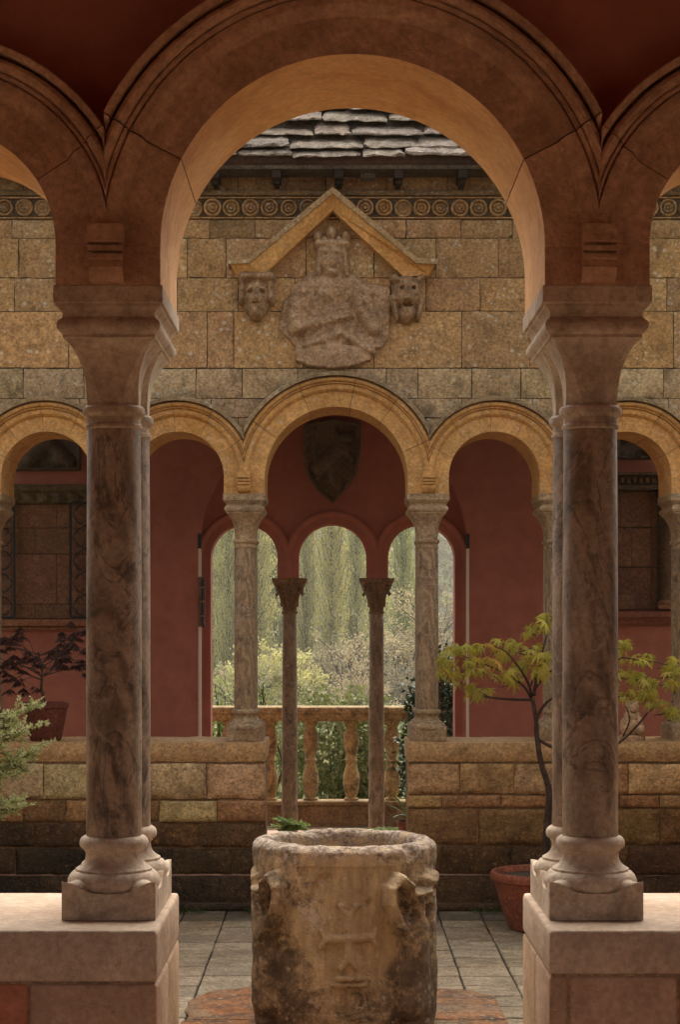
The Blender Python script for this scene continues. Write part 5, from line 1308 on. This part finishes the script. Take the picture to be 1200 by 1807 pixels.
tuft('fern', PX(513, 15.3), 15.3, ZG + .05, 20, .22, 'small bright fern beside the foot of the left window column', M['fern'], .013, 1.3, 2)
tuft('fern', PX(688, 15.3), 15.3, ZG + .02, 10, .22, 'small bright weed behind the right rim of the well head', M['fern'], .014, .6, 5)
rr = np.random.default_rng(9); P = []
for k in range(2600):
    x = rr.uniform(-1.3, 1.5); P.append((x, 12.97 - abs(rr.normal()) * .05, rr.uniform(0, .03)))
P = [p for p in P if mnoise.noise(Vector((p[0] * 3.1, 2.2, 0))) > .02]
P = np.array(P); V, Fq = leaf_quads(P, rdir(len(P), rr, .8), rdir(len(P), rr, .5), rr.uniform(.008, .022, len(P)), .004)
o = link('moss_strip', soup('moss_strip', V, Fq, M['moss'])); o['kind'] = 'stuff'; tag(o, 'moss and tiny weeds along the foot of the court walls', 'moss')
# potted agave behind the right parapet
YAg = 14.35
pot('terracotta_pot', PX(728, YAg), YAg, ZG, .115, .08, .24, 'small terracotta pot on the gallery floor holding strap leaved plant', color=(.9, .8, .8))
ag = empty('strap_leaf_plant', (PX(728, YAg), YAg, ZG + .22)); tag(ag, 'small green strap leaved plant in a pot by the right parapet end', 'plant')
m2 = MB(); rr = random.Random(5)
for k in range(15):
    a = rr.uniform(0, 6.28); L = rr.uniform(.26, .42); d = Vector((math.cos(a), math.sin(a), 0)); sd_ = Vector((-d.y, d.x, 0)); up = rr.uniform(.55, 1.3); rings = []
    for t in range(7):
        u = t / 6; p = Vector((PX(728, YAg), YAg, ZG + .21)) + d * L * u * .7 + Vector((0, 0, L * (up * u - .5 * u * u))); w_ = .017 * (1 - u ** 2.2) + .001
        rings.append([p - sd_ * w_ + Vector((0, 0, .004)), p, p + sd_ * w_ + Vector((0, 0, .004))])
    m2.loft(rings, False, False, False)
local2(m2.build('leaves', M['fern'], None, smooth=True, color=(.4, .5, .6)), ag)

# ================================================================== TERRACE: balustrade and shrubs
YT = 17.5
bal = empty('balustrade', (0, YT, .12)); tag(bal, 'lichened stone balustrade on the terrace beyond the arches', 'balustrade')
zr1, zr0, zb1 = PZ(1246, YT), PZ(1272, YT), PZ(1412, YT)
m2 = MB(); rings = []
prof = [(.10, zr0), (.115, zr0 + .02), (.115, zr0 + .06), (.135, zr0 + .075), (.14, zr1 - .03), (.13, zr1 - .008), (.11, zr1)]
m2.loft([[(-6, YT - p, z) for p, z in prof] + [(-6, YT + p, z) for p, z in reversed(prof)], [(6, YT - p, z) for p, z in prof] + [(6, YT + p, z) for p, z in reversed(prof)]]); local2(m2.build('handrail', M['balus'], None, smooth=40), bal)
m2 = MB(); m2.box(-6, 6, YT - .13, YT + .13, zb1 - .04, zb1, .008); local2(m2.build('base_rail', M['balus'], color=(.85, .8, .75)), bal)
m2 = MB(); rough_block(m2, -6, 6, .12, zb1 - .042, YT - .11, YT + .11, 0, .008, 60, 4, .006, 4); local2(m2.build('plinth_wall', M['rubble'], None, smooth=60, color=(.55, .5, .45)), bal)
hb_ = zr0 - zb1
bp = [(.066, 0), (.066, .022), (.058, .03), (.046, .04), (.05, .06), (.066, .14), (.074, .22), (.073, .28), (.066, .35), (.052, .42), (.044, .47), (.05, .49), (.057, .505), (.05, .52), (.045, .54), (.05, .58), (.064, .66), (.070, .74), (.066, .82), (.052, .89), (.042, .935), (.058, .945), (.064, .96), (.066, 1.0)]
m2 = MB(); m2.lathe(0, 0, [(r * 1.02, t * hb_) for r, t in bp], 24); bme = m2.mesh('baluster', M['balus'], 40)
for k in range(-9, 11):
    if -4 < k < 6 or True:
        o = link('baluster', bme); local2(o, bal); o.location = (PX(548 + 72 * k, YT), YT, zb1); o.rotation_euler = (0, 0, k * 1.3); o.color = (*col_jit(1, .1), 1)
def shrub(name, lab, cx, cy, z0, rx, ry, rz, n, L, w, m, seed, zc, hollow=.5, upn=.6, cat='shrub'):
    rr = np.random.default_rng(seed); o_ = empty(name, (cx, cy, z0)); tag(o_, lab, cat)
    st = MB(); tips = []
    for k in range(9):
        a = rr.uniform(0, 6.28); e = Vector((cx + rx * .8 * math.cos(a) * rr.random(), cy + ry * .8 * math.sin(a) * rr.random(), zc + rz * rr.uniform(-.2, .8)))
        st.tube([(cx + rr.normal() * .05, cy + rr.normal() * .05, z0), Vector((cx, cy, z0)).lerp(e, .5) + Vector((rr.normal() * .08, 0, 0)), e], [.016, .011, .004], 5)
    local2(st.build('stems', M['bark'], None), o_)
    d = rr.normal(size=(n, 3)); d /= np.linalg.norm(d, axis=1, keepdims=True); r_ = rr.uniform(hollow, 1, n)[:, None]
    lump = np.array([1 + .35 * mnoise.noise(Vector(q * 2.3) + Vector((seed, 0, 0))) for q in d])[:, None]
    P = np.array([cx, cy, zc]) + d * r_ * lump * np.array([rx, ry, rz]); D = d * .5 + rdir(n, rr) * .8; D[:, 2] -= .1
    P[:, 2] = np.maximum(P[:, 2], z0 + .02)
    V, Fq = leaf_quads(P, D, rdir(n, rr, upn) + d * .5, rr.uniform(.7, 1.2, n) * L, w); local2(link('foliage', soup('foliage', V, Fq, m)), o_)
    return o_
shrub('glossy_bush', 'light green glossy leaved bush beyond the middle balusters', PX(590, 19.3), 19.3, -.3, .72, .5, .62, 5200, .075, .017, M['camellia'], 4, .72)
shrub('glossy_bush', 'low glossy bush beyond the balusters at right', PX(680, 19.6), 19.6, -.3, .6, .5, .55, 3600, .07, .017, M['camellia'], 6, .45)
shrub('ivy_shrub', 'dark ivy shrub rising over the balustrade at the right jamb', PX(770, 16.7), 16.75, .12, .30, .28, .78, 5200, .055, .016, M['ivy'], 9, .95, .55)
shrub('sapling', 'thin bright leaved sapling beyond the balustrade at the left jamb', PX(388, 18.6), 18.6, -.2, .16, .15, .50, 300, .05, .014, M['fern'], 12, 1.0, .1)
shrub('sapling', 'thin bright leaved sapling behind the left far column', PX(462, 18.8), 18.8, -.2, .10, .12, .48, 220, .05, .014, M['fern'], 14, 1.05, .1)
shrub('sapling', 'pale bush low behind the balusters at left', PX(400, 19.0), 19.0, -.3, .42, .3, .5, 1800, .055, .016, M['juniper'], 15, .55, .3)

# ================================================================== VALLEY TREES
def poplar_mesh(seed, H=30, Rm=1.9, nst=260, per=60):
    rr = np.random.default_rng(seed); st = MB(); P = []; D = []
    st.tube([(0, 0, 0), (rr.normal() * .1, 0, H * .35), (rr.normal() * .15, 0, H * .7), (0, 0, H)], [.34, .26, .16, .03], 6)
    for k in range(nst):
        h0 = H * (.06 + .84 * (k + rr.random()) / nst); a = rr.uniform(0, 6.28); L = rr.uniform(3.2, 6.5) * (1 - .35 * h0 / H)
        ro = Rm * rr.uniform(.45, 1.1) * (.75 + .6 * math.sin(math.pi * min(1, h0 / H + .1))) * (1 - .55 * max(0, h0 / H - .6))
        p0 = Vector((0, 0, h0)); p1 = p0 + Vector((math.cos(a) * ro * .75, math.sin(a) * ro * .75, L * .4)); p2 = p0 + Vector((math.cos(a + rr.normal() * .2) * ro, math.sin(a) * ro, L))
        st.tube([p0, p1, p2], [.05, .03, .012], 3)
        t = rr.uniform(.12, 1.05, per)
        for tt in t:
            q = (1 - tt) ** 2 * np.array(p0) + 2 * tt * (1 - tt) * np.array(p1) + tt * tt * np.array(p2); P.append(q + rr.normal(size=3) * np.array([.13, .13, .2])); D.append((rr.normal() * .5, rr.normal() * .5, 1.0 + rr.normal() * .3))
    P = np.array(P); V, Fq = leaf_quads(P, np.array(D), rdir(len(P), rr), rr.uniform(.2, .45, len(P)), rr.uniform(.05, .10, len(P)))
    return st.mesh('trunk', M['barkfar']), soup('crown', V, Fq, M['poplar'])
pops = [poplar_mesh(k) for k in (1, 2, 3)]
def put_tree(name, lab, grp, trunk, crown, x, y, s, rz, col, cat='tree'):
    o_ = empty(name, (x, y, ground_z(x, y) - .1)); tag(o_, lab, cat, grp); o_.rotation_euler = (0, 0, rz); o_.scale = (s[0], s[0], s[1])
    a = link('trunk', trunk); a.parent = o_; b = link('crown', crown, o_, col); return o_
popspec = [(372, 205, 'leftmost poplar, cut off by the left jamb of the left opening'), (402, 198, 'tall pale poplar left of the left far column'), (455, 206, 'tall pale poplar right of the left far column'), (484, 215, 'pale poplar just left of the left window column'),
           (540, 203, 'pale poplar at the left of the middle opening'), (586, 196, 'dense pale poplar in the middle of the middle opening'), (627, 204, 'tall pale poplar at the right of the middle opening'), (654, 218, 'poplar behind the right window column'), (712, 192, 'slender pale poplar in the right opening')]
for k, (px, Y, lab) in enumerate(popspec):
    put_tree('poplar_tree', lab, 'row of poplars across the valley', *pops[k % 3], PX(px, Y), Y, (random.uniform(.72, .95) if px != 712 else .72, random.uniform(.95, 1.1)), random.uniform(0, 6), col_jit(random.uniform(.75, 1.15), .05, .08))
def round_mesh(seed, H, m, nleaf, leafL, spread=.55, depth=4, up=.12, lw=.35):
    rr = np.random.default_rng(seed); st = MB(); tips = []
    for k in range(int(rr.integers(2, 4))):
        grow(st, (rr.normal() * .15, rr.normal() * .15, 0), (rr.normal() * .25, rr.normal() * .25, 1), H * .36, H * .018, depth, rr, tips, spread, up, 5, 4, (3, 4), .70)
    P = []; D = []
    per = max(1, nleaf // len(tips))
    for a, b, d in tips:
        for k in range(per):
            P.append(np.array(Vector(a).lerp(Vector(b), rr.uniform(0, 1.15))) + rr.normal(size=3) * H * .012); D.append(np.array(d) * .6 + rr.normal(size=3) * .6)
    P = np.array(P); V, Fq = leaf_quads(P, np.array(D), rdir(len(P), rr), rr.uniform(.6, 1.2, len(P)) * leafL, leafL * lw * rr.uniform(.6, 1.1, len(P)))
    return st.mesh('trunk', M['barkfar']), soup('crown', V, Fq, m)
tw = [round_mesh(21, 9, M['willow'], 9000, .17), round_mesh(22, 9, M['brown'], 7000, .15, .6), round_mesh(23, 9, M['willow'], 12000, .17, .5), round_mesh(24, 9, M['brown'], 5000, .16, .5)]
rnd = [(395, 120, 0, 1.0, 'pale green budding tree low beside the left jamb'), (447, 105, 3, .9, 'bare brownish tree between the left far column and window column'), (480, 130, 1, 1.1, 'twiggy tree just left of the left window column'),
       (548, 125, 2, 1.2, 'large rounded green tree in the left half of the middle opening'), (575, 100, 0, .62, 'small pale green tree low in the middle opening'), (615, 112, 3, 1.1, 'reddish bare tree right of centre in the middle opening'), (640, 135, 1, 1.25, 'brown budding tree behind the right window column'),
       (700, 85, 2, .80, 'pale green rounded willow in the right opening'), (655, 92, 2, .6, 'pale green bushy willow behind the right window column'), (780, 140, 1, 1.3, 'grey brown tree beside the right jamb'), (745, 150, 3, 1.5, 'tall bare tree behind the right far column'), (515, 90, 0, .6, 'small green tree behind the left window column'), (420, 85, 0, .5, 'low green bush tree behind the left far column')]
for k, (px, Y, t, s_, lab) in enumerate(rnd):
    put_tree('valley_tree', lab, 'mixed trees in the valley', *tw[t], PX(px, Y), Y, (s_, s_), random.uniform(0, 6), col_jit(random.uniform(.7, 1.15), .08, .08))
# far wood on the hill: one mass
rr = np.random.default_rng(77); N = 60000
yy = 235 + 330 * rr.random(N) ** 1.0; xx = rr.uniform(-.16, .16, N) * yy * 1.0
cl = np.round(xx / 5) * 5 + np.round(yy / 7) * 7 * 1.37
hh = np.abs(np.sin(cl * 12.9898) * 43758.5) % 1.0
zz = np.array([ground_z(a, b) for a, b in zip(xx, yy)]) + rr.uniform(.2, 1, N) ** .6 * (5 + 8 * hh)
P = np.stack([xx, yy, zz], -1); V, Fq = leaf_quads(P, rdir(N, rr, .8), rdir(N, rr), rr.uniform(.7, 1.6, N), rr.uniform(.15, .4, N))
o = link('hillside_wood', soup('hillside_wood', V, Fq, M['wood_far'])); o['kind'] = 'stuff'; tag(o, 'hazy grey green wood covering the far hillside', 'wood')

# ================================================================== HAZE
hz = MB(); hz.box(-250, 250, -40, 640, -12, 110)
hm = bpy.data.materials.new('haze_air'); hm.use_nodes = True; n = hm.node_tree; n.nodes.clear()
vo = n.nodes.new('ShaderNodeVolumePrincipled'); vo.inputs['Color'].default_value = (.98, .93, .80, 1); vo.inputs['Density'].default_value = .00042; vo.inputs['Anisotropy'].default_value = .2
ou = n.nodes.new('ShaderNodeOutputMaterial'); n.links.new(vo.outputs[0], ou.inputs['Volume'])
struct(hz.build('haze', hm), 'stuff')
